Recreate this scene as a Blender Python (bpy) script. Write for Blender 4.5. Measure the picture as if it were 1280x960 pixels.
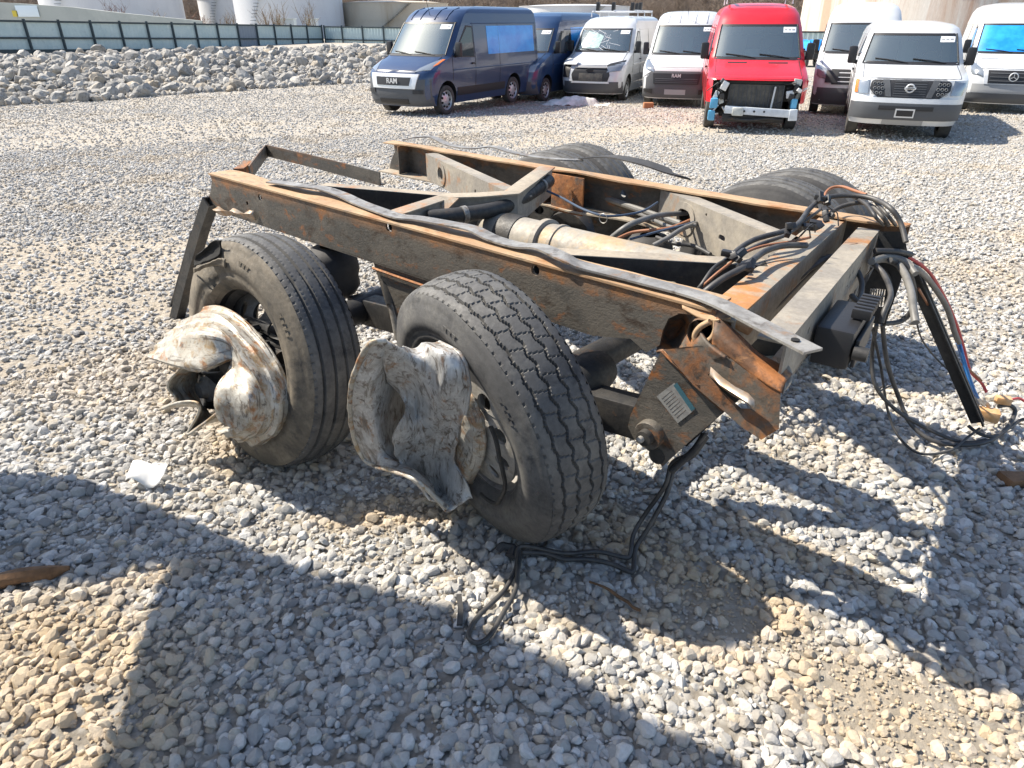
import bpy, bmesh, math, random
import numpy as np
from mathutils import Vector, Matrix, noise as mnoise
from mathutils.geometry import tessellate_polygon

for o in list(bpy.data.objects): bpy.data.objects.remove(o)
scene = bpy.context.scene
R = math.radians
# ------------------------------------------------------------------ camera, sky, sun, exposure
CAM_H, FPX, HORIZON = 1.74, 855.0, 24.0
PITCH = math.atan((480 - HORIZON) / FPX)
cam = bpy.data.cameras.new('camera')
cam.sensor_fit = 'HORIZONTAL'; cam.sensor_width = 36.0; cam.lens = FPX / 1280 * 36
cam.clip_start = 0.05; cam.clip_end = 3000
camo = bpy.data.objects.new('camera', cam); scene.collection.objects.link(camo)
camo.location = (0, 0, CAM_H); camo.rotation_euler = (math.pi / 2 - PITCH, 0, 0)
scene.camera = camo
SHX, SHY = 0.81, -0.31                      # shadow offset on the ground per metre of height
SUN_EL = math.atan(1 / math.hypot(SHX, SHY))
to_sun = Vector((-SHX, -SHY, 1)).normalized()
world = bpy.data.worlds.new('World'); scene.world = world; world.use_nodes = True
wn = world.node_tree
sky = wn.nodes.new('ShaderNodeTexSky'); sky.sky_type = 'NISHITA'; sky.sun_disc = False
sky.sun_elevation = SUN_EL; sky.sun_rotation = math.atan2(to_sun.x, to_sun.y)
bg = wn.nodes['Background']; bg.inputs['Strength'].default_value = 0.12
wn.links.new(sky.outputs[0], bg.inputs['Color'])
sun = bpy.data.lights.new('sun', 'SUN'); sun.energy = 5.0; sun.angle = R(0.55); sun.color = (1.0, 0.92, 0.79)
suno = bpy.data.objects.new('sun', sun); scene.collection.objects.link(suno)
suno.rotation_euler = to_sun.to_track_quat('Z', 'Y').to_euler(); suno.location = (-8, 6, 12)
scene.view_settings.view_transform = 'Standard'; scene.view_settings.look = 'None'
scene.view_settings.exposure = 0.92; scene.view_settings.gamma = 1.0
scene.view_settings.use_curve_mapping = False
scene.render.engine = 'CYCLES'
try:
    scene.cycles.max_bounces = 6; scene.cycles.diffuse_bounces = 3; scene.cycles.glossy_bounces = 3
    scene.cycles.transparent_max_bounces = 8
except Exception: pass

# ------------------------------------------------------------------ pixels to places
FW = Vector((0, math.cos(PITCH), -math.sin(PITCH))); UPV = Vector((0, math.sin(PITCH), math.cos(PITCH)))
CAM = Vector((0, 0, CAM_H))
def ray(px, py): return Vector((1, 0, 0)) * ((px - 640) / FPX) + FW - UPV * ((py - 480) / FPX)
def onz(px, py, z): r = ray(px, py); return CAM + r * ((z - CAM_H) / r.z)
def ony(px, py, y): r = ray(px, py); return CAM + r * (y / r.y)
ZR = 1.0
A0 = onz(262, 217, ZR); B0 = onz(830, 371, ZR)
BU = (B0 - A0).normalized(); BN = Vector((-BU.y, BU.x, 0)); BOG_ANG = math.atan2(BU.y, BU.x)
def toL(P): d = P - A0; return Vector((d.dot(BU), d.dot(BN), P.z))
def L(px, py, z): return toL(onz(px, py, z))
def LN(px, py, n):
    r = ray(px, py); t = (n - (CAM - A0).dot(BN)) / r.dot(BN); return toL(CAM + r * t)

# ------------------------------------------------------------------ mesh helpers
col = scene.collection
class MB:
    def __init__(s): s.v = []; s.f = []
    def add(s, vs, fs):
        b = len(s.v); s.v += [tuple(p) for p in vs]; s.f += [tuple(i + b for i in f) for f in fs]; return s
    def box(s, c, size, M=None):
        hx, hy, hz = [q / 2 for q in size]; c = Vector(c)
        vs = [Vector((x, y, z)) for x in (-hx, hx) for y in (-hy, hy) for z in (-hz, hz)]
        if M is not None: vs = [M @ p for p in vs]
        return s.add([p + c for p in vs], [(0, 1, 3, 2), (4, 6, 7, 5), (0, 4, 5, 1), (2, 3, 7, 6), (0, 2, 6, 4), (1, 5, 7, 3)])
    def bb(s, x0, x1, y0, y1, z0, z1): return s.box(((x0 + x1) / 2, (y0 + y1) / 2, (z0 + z1) / 2), (x1 - x0, y1 - y0, z1 - z0))
    def beam(s, a, b, w, h, up=(0, 0, 1)):      # box from a to b, width w (sideways), height h (up), centred
        a = Vector(a); b = Vector(b); d = (b - a); x = d.normalized(); u = Vector(up)
        y = u.cross(x)
        if y.length < 1e-5: y = Vector((1, 0, 0)).cross(x)
        y.normalize(); z = x.cross(y); M = Matrix((x, y, z)).transposed()
        return s.box((a + b) / 2, (d.length, w, h), M)
    def sweep(s, path, prof, up=(0, 0, 1), closed=True, caps=True):   # prof: (side, up) points
        path = [Vector(p) for p in path]; n = len(path); m = len(prof); vs = []
        for i, p in enumerate(path):
            t = (path[min(i + 1, n - 1)] - path[max(i - 1, 0)]).normalized()
            y = Vector(up).cross(t)
            y = y.normalized() if y.length > 1e-5 else Vector((1, 0, 0))
            z = t.cross(y)
            vs += [p + y * q[0] + z * q[1] for q in prof]
        fs = []
        for i in range(n - 1):
            for j in range(m if closed else m - 1):
                k = (j + 1) % m; fs.append((i * m + j, i * m + k, (i + 1) * m + k, (i + 1) * m + j))
        if closed and caps: fs += [tuple(range(m))[::-1], tuple((n - 1) * m + j for j in range(m))]
        return s.add(vs, fs)
    def tube(s, path, r, seg=8, caps=True):
        path = [Vector(p) for p in path]; n = len(path); vs = []; pn = None
        for i, p in enumerate(path):
            t = (path[min(i + 1, n - 1)] - path[max(i - 1, 0)])
            t = t.normalized() if t.length > 1e-9 else Vector((1, 0, 0))
            if pn is None: a = t.cross(Vector((0, 0, 1)));  a = a if a.length > 1e-3 else t.cross(Vector((1, 0, 0)))
            else: a = pn - t * pn.dot(t)
            if a.length < 1e-6: a = t.orthogonal()
            a.normalize(); b = t.cross(a); pn = a
            rr = r[i] if isinstance(r, (list, tuple)) else r
            vs += [p + a * (rr * math.cos(2 * math.pi * k / seg)) + b * (rr * math.sin(2 * math.pi * k / seg)) for k in range(seg)]
        fs = [(i * seg + j, i * seg + (j + 1) % seg, (i + 1) * seg + (j + 1) % seg, (i + 1) * seg + j) for i in range(n - 1) for j in range(seg)]
        if caps: fs += [tuple(range(seg))[::-1], tuple((n - 1) * seg + j for j in range(seg))]
        return s.add(vs, fs)
    def lathe(s, prof, seg=32, axis='y', c=(0, 0, 0), a0=0, a1=2 * math.pi):   # prof (r, h)
        full = abs(a1 - a0 - 2 * math.pi) < 1e-6; m = seg if full else seg + 1; vs = []
        for r, h in prof:
            for k in range(m):
                a = a0 + (a1 - a0) * k / seg; x, y = r * math.cos(a), r * math.sin(a)
                p = (x, h, y) if axis == 'y' else ((x, y, h) if axis == 'z' else (h, x, y))
                vs.append((p[0] + c[0], p[1] + c[1], p[2] + c[2]))
        fs = []
        for i in range(len(prof) - 1):
            for k in range(seg):
                q = (k + 1) % m if full else k + 1; fs.append((i * m + k, i * m + q, (i + 1) * m + q, (i + 1) * m + k))
        return s.add(vs, fs)
    def plate(s, poly, fn, th, holes=()):     # 2D polygon with holes, fn(a,b,t) -> 3D, t in 0..th
        loops = [[Vector((p[0], p[1], 0)) for p in poly]] + [[Vector((p[0], p[1], 0)) for p in h] for h in holes]
        tris = tessellate_polygon(loops); pts = [p for l in loops for p in l]; n = len(pts)
        vs = [fn(p.x, p.y, 0) for p in pts] + [fn(p.x, p.y, th) for p in pts]
        fs = [tuple(t) for t in tris] + [tuple(i + n for i in t)[::-1] for t in tris]
        b = 0
        for l in loops:
            m = len(l); fs += [(b + i, b + (i + 1) % m, n + b + (i + 1) % m, n + b + i) for i in range(m)]; b += m
        return s.add(vs, fs)
    def grid(s, P, closed_u=False, closed_v=False):   # P[i][j]
        n, m = len(P), len(P[0]); vs = [p for r in P for p in r]; fs = []
        for i in range(n if closed_u else n - 1):
            for j in range(m if closed_v else m - 1):
                a, b = (i + 1) % n, (j + 1) % m; fs.append((i * m + j, i * m + b, a * m + b, a * m + j))
        return s.add(vs, fs)
    def jitter(s, amp, sc, seed=0):
        o = Vector((seed * 7.1, seed * 3.3, seed * 1.7))
        s.v = [tuple(Vector(p) + mnoise.noise_vector(Vector(p) * sc + o) * amp) for p in s.v]; return s
    def mesh(s, name, mat, smooth=35, bevel=0):
        me = bpy.data.meshes.new(name); me.from_pydata(s.v, [], s.f); me.validate()
        bm = bmesh.new(); bm.from_mesh(me)
        bmesh.ops.recalc_face_normals(bm, faces=bm.faces)
        if bevel:
            ed = [e for e in bm.edges if len(e.link_faces) == 2 and e.calc_face_angle(0) > 0.6]
            bmesh.ops.bevel(bm, geom=ed, offset=bevel, segments=2, affect='EDGES', profile=0.6, clamp_overlap=True)
        bm.to_mesh(me); bm.free()
        if mat is not None: me.materials.append(M[mat] if isinstance(mat, str) else mat)
        if smooth:
            for p in me.polygons: p.use_smooth = True
            me.set_sharp_from_angle(angle=R(smooth))
        return me
    def build(s, name, mat, parent=None, smooth=35, bevel=0, loc=None, rot=None):
        return link(name, s.mesh(name, mat, smooth, bevel), parent, loc, rot)
def link(name, me, parent=None, loc=None, rot=None):
    o = bpy.data.objects.new(name, me); col.objects.link(o)
    if parent is not None: o.parent = parent
    if loc is not None: o.location = loc
    if rot is not None: o.rotation_euler = rot
    return o
def tag(o, label=None, cat=None, group=None, kind=None):
    if label: o['label'] = label
    if cat: o['category'] = cat
    if group: o['group'] = group
    if kind: o['kind'] = kind
    return o
def empty(name, loc, rz=0):
    o = bpy.data.objects.new(name, None); col.objects.link(o); o.location = loc; o.rotation_euler = (0, 0, rz); o.empty_display_size = .3; return o
def spline(pts, n=6):
    pts = [Vector(p) for p in pts]; out = []
    for i in range(len(pts) - 1):
        p0 = pts[max(i - 1, 0)]; p1 = pts[i]; p2 = pts[i + 1]; p3 = pts[min(i + 2, len(pts) - 1)]
        for k in range(n):
            t = k / n
            out.append(0.5 * ((2 * p1) + (p2 - p0) * t + (2 * p0 - 5 * p1 + 4 * p2 - p3) * t * t + (3 * p1 - p0 - 3 * p2 + p3) * t ** 3))
    out.append(pts[-1]); return out
def sstep(a, b, x): t = min(1, max(0, (x - a) / (b - a))); return t * t * (3 - 2 * t)
def lerp_tab(tab, z):
    if z <= tab[0][0]: return tab[0][1]
    for (a, va), (b, vb) in zip(tab, tab[1:]):
        if z <= b: return va + (vb - va) * (z - a) / (b - a)
    return tab[-1][1]
def circle(cx, cy, r, n=14, ry=None): return [(cx + r * math.cos(2 * math.pi * k / n), cy + (ry or r) * math.sin(2 * math.pi * k / n)) for k in range(n)]
def stadium(cx, cy, w, h, n=6):
    r = h / 2; out = []
    for k in range(n + 1): a = -math.pi / 2 + math.pi * k / n; out.append((cx + w / 2 - r + r * math.cos(a), cy + r * math.sin(a)))
    for k in range(n + 1): a = math.pi / 2 + math.pi * k / n; out.append((cx - w / 2 + r + r * math.cos(a), cy + r * math.sin(a)))
    return out
def text_mesh(s, size, depth, mat):
    cu = bpy.data.curves.new('lettering', 'FONT'); cu.body = s; cu.size = size; cu.extrude = depth; cu.align_x = 'CENTER'; cu.align_y = 'CENTER'; cu.offset = size * .02
    to = bpy.data.objects.new('lettering', cu); col.objects.link(to)
    me = bpy.data.meshes.new_from_object(to.evaluated_get(bpy.context.evaluated_depsgraph_get()))
    bpy.data.objects.remove(to); me.materials.clear(); me.materials.append(M[mat]); return me

# ------------------------------------------------------------------ materials
M = {}
def newmat(name):
    m = bpy.data.materials.new(name); m.use_nodes = True; nt = m.node_tree; M[name] = m
    return m, nt, nt.nodes['Principled BSDF']
def N(nt, typ, **kw):
    n = nt.nodes.new(typ)
    for k, v in kw.items():
        if k in n.inputs: n.inputs[k].default_value = v
        else: setattr(n, k, v)
    return n
def mixc(nt, fac, a, b, blend='MIX'):
    n = nt.nodes.new('ShaderNodeMix'); n.data_type = 'RGBA'; n.blend_type = blend
    for sock, val in ((n.inputs[0], fac), (n.inputs[6], a), (n.inputs[7], b)):
        if hasattr(val, 'is_output'): nt.links.new(val, sock)
        elif isinstance(val, (int, float)): sock.default_value = val
        else: sock.default_value = (*val, 1)
    return n.outputs[2]
def nz(nt, co, scale, detail=6, rough=.6, lo=.4, hi=.6, dist=0):
    n = N(nt, 'ShaderNodeTexNoise', Scale=scale, Detail=detail, Roughness=rough, Distortion=dist); nt.links.new(co, n.inputs['Vector'])
    r = N(nt, 'ShaderNodeMapRange', **{'From Min': lo, 'From Max': hi}); nt.links.new(n.outputs[0], r.inputs[0]); return r.outputs[0]
def simple(name, colr, rough=.6, metal=0, coat=0, var=.0, vscale=4, bump=0, bscale=60, vcol=None, spec=.5):
    m, nt, b = newmat(name); co = N(nt, 'ShaderNodeTexCoord').outputs['Object']
    b.inputs['Roughness'].default_value = rough; b.inputs['Metallic'].default_value = metal
    b.inputs['Coat Weight'].default_value = coat; b.inputs['Coat Roughness'].default_value = .08; b.inputs['Specular IOR Level'].default_value = spec
    if var:
        f = nz(nt, co, vscale, 6, .65, .38, .66)
        d = vcol or tuple(c * (1 - var) for c in colr)
        nt.links.new(mixc(nt, f, colr, d), b.inputs['Base Color'])
    else: b.inputs['Base Color'].default_value = (*colr, 1)
    if bump:
        n = N(nt, 'ShaderNodeTexNoise', Scale=bscale, Detail=5); nt.links.new(co, n.inputs['Vector'])
        bp = N(nt, 'ShaderNodeBump', Strength=bump, Distance=.01); nt.links.new(n.outputs[0], bp.inputs['Height']); nt.links.new(bp.outputs[0], b.inputs['Normal'])
    return m
def layered(name, cols, thr, rough=.7, metal=0, scales=(3, 9, 30), bump=.25, bscale=80, stretch=(1, 1, 1), seed=0, zband=None):
    """cols[0] base; each following colour shows where its noise exceeds its threshold"""
    m, nt, b = newmat(name); tc = N(nt, 'ShaderNodeTexCoord').outputs['Object']
    mp = N(nt, 'ShaderNodeMapping'); mp.inputs['Scale'].default_value = stretch; mp.inputs['Location'].default_value = (seed * 3.1, seed * 1.3, seed * 2.7)
    nt.links.new(tc, mp.inputs[0]); co = mp.outputs[0]
    c = cols[0]
    for i, cc in enumerate(cols[1:]):
        t = thr[i]; f = nz(nt, co, scales[i % len(scales)], 8, .68, t - .05, t + .07, .4); c = mixc(nt, f, c, cc)
    if zband:                                        # rust creeping down from the top edge
        sx = N(nt, 'ShaderNodeSeparateXYZ'); nt.links.new(tc, sx.inputs[0]); zr_ = N(nt, 'ShaderNodeMapRange', **{'From Min': zband[0], 'From Max': zband[1]}); nt.links.new(sx.outputs[2], zr_.inputs[0])
        ml = N(nt, 'ShaderNodeMath', operation='MULTIPLY'); nt.links.new(zr_.outputs[0], ml.inputs[0]); nt.links.new(nz(nt, co, 4, 8, .7, .34, .54), ml.inputs[1]); c = mixc(nt, ml.outputs[0], c, (.40, .19, .075))
    fine = nz(nt, co, 45, 6, .7, .3, .7); c = mixc(nt, fine, c, mixc(nt, .28, c, (0, 0, 0)))
    nt.links.new(c, b.inputs['Base Color']); b.inputs['Metallic'].default_value = metal
    rr = N(nt, 'ShaderNodeMapRange', **{'To Min': rough - .12, 'To Max': min(1, rough + .12)}); nt.links.new(fine, rr.inputs[0]); nt.links.new(rr.outputs[0], b.inputs['Roughness'])
    n = N(nt, 'ShaderNodeTexNoise', Scale=bscale, Detail=6, Roughness=.7); nt.links.new(co, n.inputs['Vector'])
    bp = N(nt, 'ShaderNodeBump', Strength=bump, Distance=.006); nt.links.new(n.outputs[0], bp.inputs['Height']); nt.links.new(bp.outputs[0], b.inputs['Normal'])
    return m
RUST = (.30, .115, .035); TANR = (.43, .24, .11); DKR = (.11, .045, .025); MUD = (.36, .30, .22)
layered('rail_steel', [(.085, .079, .07), (.14, .125, .105), (.06, .042, .03), RUST], (.5, .58, .60), .58, .1, (2.5, 9, 8), .45, 70, (1, 1, 1.6), 0, (.94, .998))
layered('flange_rust', [(.40, .25, .14), (.47, .32, .19), (.34, .15, .055), (.24, .19, .14)], (.48, .57, .6), .75, 0, (3, 6, 11), .3, 60, (.5, 1, 1))
layered('rust_heavy', [(.15, .075, .04), (.36, .14, .045), (.15, .135, .115), (.06, .035, .026), (.45, .22, .09)], (.45, .58, .6, .6), .72, .08, (7, 6, 12, 18), .5, 50, (1, 1, 1), 3)
layered('rust_grey', [(.10, .085, .068), (.14, .12, .10), (.24, .10, .04), (.40, .17, .055), (.05, .038, .03)], (.5, .53, .57, .6), .68, .08, (5, 7, 9, 14), .4, 60, (1, 1, 1), 6)
layered('plate_rust', [(.33, .295, .24), (.39, .34, .27), (.46, .21, .075), (.20, .17, .14)], (.52, .53, .64), .66, 0, (4, 5, 14), .25, 80, (1, 1, 1), 8)
layered('plate_grey', [(.27, .245, .21), (.36, .32, .26), (.35, .17, .07)], (.52, .62), .65, 0, (4, 6, 14), .25, 80, (1, 1, 1), 5)
layered('plate_tan', [(.40, .34, .26), (.30, .26, .21), (.40, .19, .08)], (.52, .60), .7, 0, (4, 5, 14), .25, 80, (1, 1, 1), 7)
layered('tank_tan', [(.34, .31, .26), (.42, .30, .17), (.26, .24, .21)], (.54, .58), .6, 0, (3, 7, 14), .15, 60, (1, 1, 1), 2)
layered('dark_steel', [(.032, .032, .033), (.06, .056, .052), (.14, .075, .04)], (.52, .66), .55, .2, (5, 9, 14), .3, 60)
layered('strip_metal', [(.27, .255, .235), (.40, .385, .355), (.16, .14, .12), (.33, .18, .08)], (.5, .57, .63), .48, .3, (6, 14, 9), .15, 60)
layered('rim_white', [(.46, .46, .45), (.60, .595, .58), (.33, .30, .27), (.12, .09, .07), (.32, .17, .08)], (.47, .55, .58, .62), .4, .15, (9, 18, 26, 14), .35, 60, (1.5, 1.5, .38), 4)
layered('rim_tan', [(.44, .41, .35), (.56, .54, .49), (.36, .26, .15), (.36, .17, .07), (.10, .075, .06)], (.5, .56, .59, .61), .42, .12, (7, 14, 12, 26), .4, 60, (1, 1.6, 1), 9)
layered('disc_grey', [(.37, .36, .34), (.26, .245, .22), (.44, .42, .39), (.24, .13, .07)], (.52, .56, .66), .6, .15, (6, 9, 14), .25, 60)
layered('rubber_dusty', [(.085, .084, .084), (.14, .136, .128), (.05, .05, .052)], (.52, .58), .7, 0, (4, 9, 14), .2, 90)
layered('rubber_brown', [(.125, .108, .085), (.20, .17, .13), (.05, .048, .046)], (.5, .58), .8, 0, (5, 7, 14), .35, 60)
simple('rubber', (.028, .028, .03), .75, var=.4, vscale=6, vcol=(.06, .057, .055), bump=.1)
simple('hose_black', (.03, .03, .032), .5, var=.4, vscale=9, vcol=(.085, .08, .075))
simple('hose_grey', (.17, .165, .155), .5, var=.4, vscale=12)
simple('hose_red', (.45, .05, .05), .5); simple('hose_blue', (.03, .17, .45), .45); simple('hose_brown', (.28, .12, .06), .6)
simple('connector_tan', (.52, .27, .10), .55, var=.4, vscale=15, vcol=(.62, .42, .25))
simple('plastic_black', (.022, .022, .024), .45, bump=.05); simple('black_void', (.008, .008, .008), .9)
simple('label_grey', (.235, .235, .225), .6, var=.3, vscale=60, vcol=(.16, .155, .15)); simple('label_teal', (.035, .10, .13), .5)
simple('bright_metal', (.40, .36, .32), .45, .5, var=.4, vscale=25, vcol=(.35, .22, .12))
simple('paper', (.82, .80, .76), .8, var=.1, vscale=10)
simple('wood_old', (.20, .11, .055), .85, var=.5, vscale=18, bump=.4)
simple('hose_navy', (.05, .075, .12), .5)
def scuffs(name, sc, thr, colr, fac=.8):          # scuff lines that follow the rim's own rings
    nt = M[name].node_tree; b = nt.nodes['Principled BSDF']; old = b.inputs['Base Color'].links[0].from_socket
    a = N(nt, 'ShaderNodeAttribute', attribute_name='ruv'); mp = N(nt, 'ShaderNodeMapping'); mp.inputs['Scale'].default_value = sc; nt.links.new(a.outputs['Vector'], mp.inputs[0])
    f = nz(nt, mp.outputs[0], 1.0, 5, .65, thr, thr + .06); ml = N(nt, 'ShaderNodeMath', operation='MULTIPLY'); ml.inputs[1].default_value = fac; nt.links.new(f, ml.inputs[0])
    nt.links.new(mixc(nt, ml.outputs[0], old, colr), b.inputs['Base Color'])
scuffs('rim_tan', (26, 3.0, 1), .56, (.12, .095, .075)); scuffs('rim_tan', (14, 2.2, 1), .62, (.36, .18, .08), .8)
scuffs('rim_white', (22, 3.5, 1), .57, (.13, .115, .10)); scuffs('rim_white', (9, 4.0, 1), .63, (.33, .19, .10), .8)
# ------------------------------------------------------------------ ground
BANK = [(-44, 3.5), (-30, 12.5), (-22, 17.2), (-15.4, 22.1), (-13.2, 23.7), (-11.2, 26.4), (-6, 30.9), (2, 36), (14, 46)]   # foot of the rock bank
def bank_d(x, y):      # distance behind the foot line (positive on the bank)
    best = 1e9
    for (ax, ay), (bx, by) in zip(BANK, BANK[1:]):
        dx, dy = bx - ax, by - ay; l2 = dx * dx + dy * dy; t = min(1, max(0, ((x - ax) * dx + (y - ay) * dy) / l2))
        ex, ey = x - ax - t * dx, y - ay - t * dy; d = math.hypot(ex, ey)
        if d < abs(best): best = d if (dx * (y - ay) - dy * (x - ax)) > 0 else -d
    return best
def GZ(x, y):
    z = -.42 * sstep(6.0, 14.5, y) - .16 * sstep(16.5, 23, y)
    if y > 10 and x < 20:
        d = bank_d(x, y)
        if d > 0: z += (.75 * sstep(0, 9, d) - .75 * sstep(13, 22, d)) * (1 - sstep(-2, 6, x))
    h = 0
    if y < 14: h = .018 * mnoise.noise(Vector((x * .55, y * .55, 3)))
    return z + h
def dirt(x, y):        # 0..1: fines show instead of stones (worn tracks, hollows)
    v = 0
    for cx, cy, rx, ry, a, s in DIRT:
        c, si = math.cos(a), math.sin(a); dx, dy = x - cx, y - cy; q = ((dx * c + dy * si) / rx) ** 2 + ((-dx * si + dy * c) / ry) ** 2
        v = max(v, s * (1 - sstep(.35, 1.25, q + .5 * mnoise.noise(Vector((x * 2.2, y * 2.2, 0))))))
    return v
def w2(px, py): p = onz(px, py, 0); return p.x, p.y
_d1 = w2(915, 770); _d2 = w2(1125, 890); _d3 = w2(60, 330); _d4 = w2(190, 390); _d5 = w2(470, 640); _d6 = w2(780, 150); _d7 = w2(20, 470)
DIRT = [(_d1[0], _d1[1], .27, .13, -.6, .9), (_d2[0], _d2[1], .26, .17, -.5, 1.0), (_d3[0], _d3[1], 2.6, 1.0, .15, .62), (_d4[0], _d4[1], 1.1, .5, .2, .55),
        (_d5[0], _d5[1], .35, .2, .3, .55), (_d6[0], _d6[1] + 1, 3.5, 1.0, .5, .7), (_d7[0], _d7[1], .5, .25, 0, .6)]
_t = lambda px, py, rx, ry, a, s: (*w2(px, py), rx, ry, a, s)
TAN = [_t(60, 860, .55, .42, -.4, .9), _t(200, 720, .2, .08, .3, .8), _t(500, 640, .42, .11, .15, .8), _t(760, 660, .42, .18, -.5, .75), _t(900, 740, .40, .16, -.65, .9), _t(1010, 700, .4, .09, -.75, .7), _t(860, 800, .30, .10, -.6, .7), _t(1130, 880, .35, .25, -.4, .8), _t(200, 470, .9, .4, .1, .35), _t(380, 560, .5, .3, 0, .5)]  # patches where the yellow cast of shadow edges is put into stone colour
def shadow_yellow_at(x, y):
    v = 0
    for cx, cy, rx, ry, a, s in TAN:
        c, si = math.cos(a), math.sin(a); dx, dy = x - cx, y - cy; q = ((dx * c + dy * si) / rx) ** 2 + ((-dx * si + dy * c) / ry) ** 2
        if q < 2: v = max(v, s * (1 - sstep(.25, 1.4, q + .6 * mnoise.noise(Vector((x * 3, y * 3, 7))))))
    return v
def ax_(lo, hi, fine_lo, fine_hi, step, grow=1.18):
    a = list(np.arange(fine_lo, fine_hi + 1e-6, step)); s = step; x = fine_hi
    while x < hi: s *= grow; x += s; a.append(min(x, hi))
    s = step; x = fine_lo
    while x > lo: s *= grow; x -= s; a.insert(0, max(x, lo))
    return a
gx = ax_(-900, 900, -7, 7, .16); gy = ax_(-300, 1500, -1, 15, .16, 1.12)
me = bpy.data.meshes.new('ground')
P = [(x, y, GZ(x, y)) for y in gy for x in gx]; nxg = len(gx)
me.from_pydata(P, [], [(j * nxg + i, j * nxg + i + 1, (j + 1) * nxg + i + 1, (j + 1) * nxg + i) for j in range(len(gy) - 1) for i in range(nxg - 1)])
at = me.attributes.new('dirt', 'FLOAT', 'POINT'); at.data.foreach_set('value', [dirt(p[0], p[1]) if abs(p[0]) < 14 and p[1] < 30 else 0 for p in P])
for p in me.polygons: p.use_smooth = True
m, nt, b = newmat('gravel_ground'); co = N(nt, 'ShaderNodeTexCoord').outputs['Object']
vo = N(nt, 'ShaderNodeTexVoronoi', Scale=26.0); nt.links.new(co, vo.inputs['Vector'])
sep = N(nt, 'ShaderNodeSeparateColor'); nt.links.new(vo.outputs['Color'], sep.inputs[0])
c1 = mixc(nt, sep.outputs[0], (.40, .375, .335), (.64, .61, .56))
edge = N(nt, 'ShaderNodeMapRange', **{'From Min': .25, 'From Max': .75}); nt.links.new(vo.outputs['Distance'], edge.inputs[0])
c1 = mixc(nt, edge.outputs[0], c1, (.31, .275, .23)); spk = nz(nt, co, 7.0, 8, .8, .46, .6); c1 = mixc(nt, spk, c1, mixc(nt, .4, c1, (.24, .225, .20)))
big = nz(nt, co, .22, 4, .6, .42, .62); c1 = mixc(nt, big, c1, mixc(nt, .5, c1, (.47, .415, .335)))
at_n = N(nt, 'ShaderNodeAttribute', attribute_name='dirt')
fin = nz(nt, co, 30, 8, .75, .3, .72); fine = mixc(nt, fin, (.40, .335, .25), (.55, .485, .395))
c1 = mixc(nt, at_n.outputs['Fac'], c1, fine)
nt.links.new(c1, b.inputs['Base Color']); b.inputs['Roughness'].default_value = .95; b.inputs['Specular IOR Level'].default_value = .15
bn = N(nt, 'ShaderNodeTexNoise', Scale=60.0, Detail=8, Roughness=.8); nt.links.new(co, bn.inputs['Vector'])
ad = N(nt, 'ShaderNodeMath', operation='SUBTRACT'); nt.links.new(bn.outputs[0], ad.inputs[0]); nt.links.new(vo.outputs['Distance'], ad.inputs[1])
bp = N(nt, 'ShaderNodeBump', Strength=.9, Distance=.02); nt.links.new(ad.outputs[0], bp.inputs['Height']); nt.links.new(bp.outputs[0], b.inputs['Normal'])
me.materials.append(m)
tag(link('ground', me), 'pale crushed limestone yard', kind='structure')

# ------------------------------------------------------------------ stones
m, nt, b = newmat('limestone'); oi = N(nt, 'ShaderNodeObjectInfo'); geo = N(nt, 'ShaderNodeNewGeometry')
rmp = N(nt, 'ShaderNodeValToRGB'); e = rmp.color_ramp.elements
e[0].position = 0; e[0].color = (.27, .265, .26, 1); e[1].position = 1; e[1].color = (.74, .73, .705, 1)
for p_, c_ in ((.12, (.42, .415, .40, 1)), (.4, (.50, .49, .47, 1)), (.6, (.61, .60, .575, 1)), (.8, (.58, .50, .385, 1)), (.86, (.67, .655, .63, 1))): k = e.new(p_); k.color = c_
nt.links.new(oi.outputs['Random'], rmp.inputs[0])
dust = nz(nt, geo.outputs['Position'], .9, 5, .6, .53, .64); c1 = mixc(nt, dust, rmp.outputs[0], mixc(nt, .55, rmp.outputs[0], (.52, .41, .27)))
ta = N(nt, 'ShaderNodeAttribute', attribute_name='tan'); ta.attribute_type = 'INSTANCER'; c1 = mixc(nt, ta.outputs['Fac'], c1, mixc(nt, .68, c1, (.60, .43, .23)))  # 'tan' carries the yellow shadow-edge cast, painted into the stones
tcn = N(nt, 'ShaderNodeTexCoord').outputs['Object']; sp = nz(nt, tcn, 2.2, 6, .7, .35, .7); c1 = mixc(nt, sp, c1, mixc(nt, .3, c1, (.25, .22, .19)))
nt.links.new(c1, b.inputs['Base Color']); b.inputs['Roughness'].default_value = .9; b.inputs['Specular IOR Level'].default_value = .2
bn = N(nt, 'ShaderNodeTexNoise', Scale=3.0, Detail=6, Roughness=.75); nt.links.new(tcn, bn.inputs['Vector'])
bp = N(nt, 'ShaderNodeBump', Strength=.45, Distance=.25); nt.links.new(bn.outputs[0], bp.inputs['Height']); nt.links.new(bp.outputs[0], b.inputs['Normal'])
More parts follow.
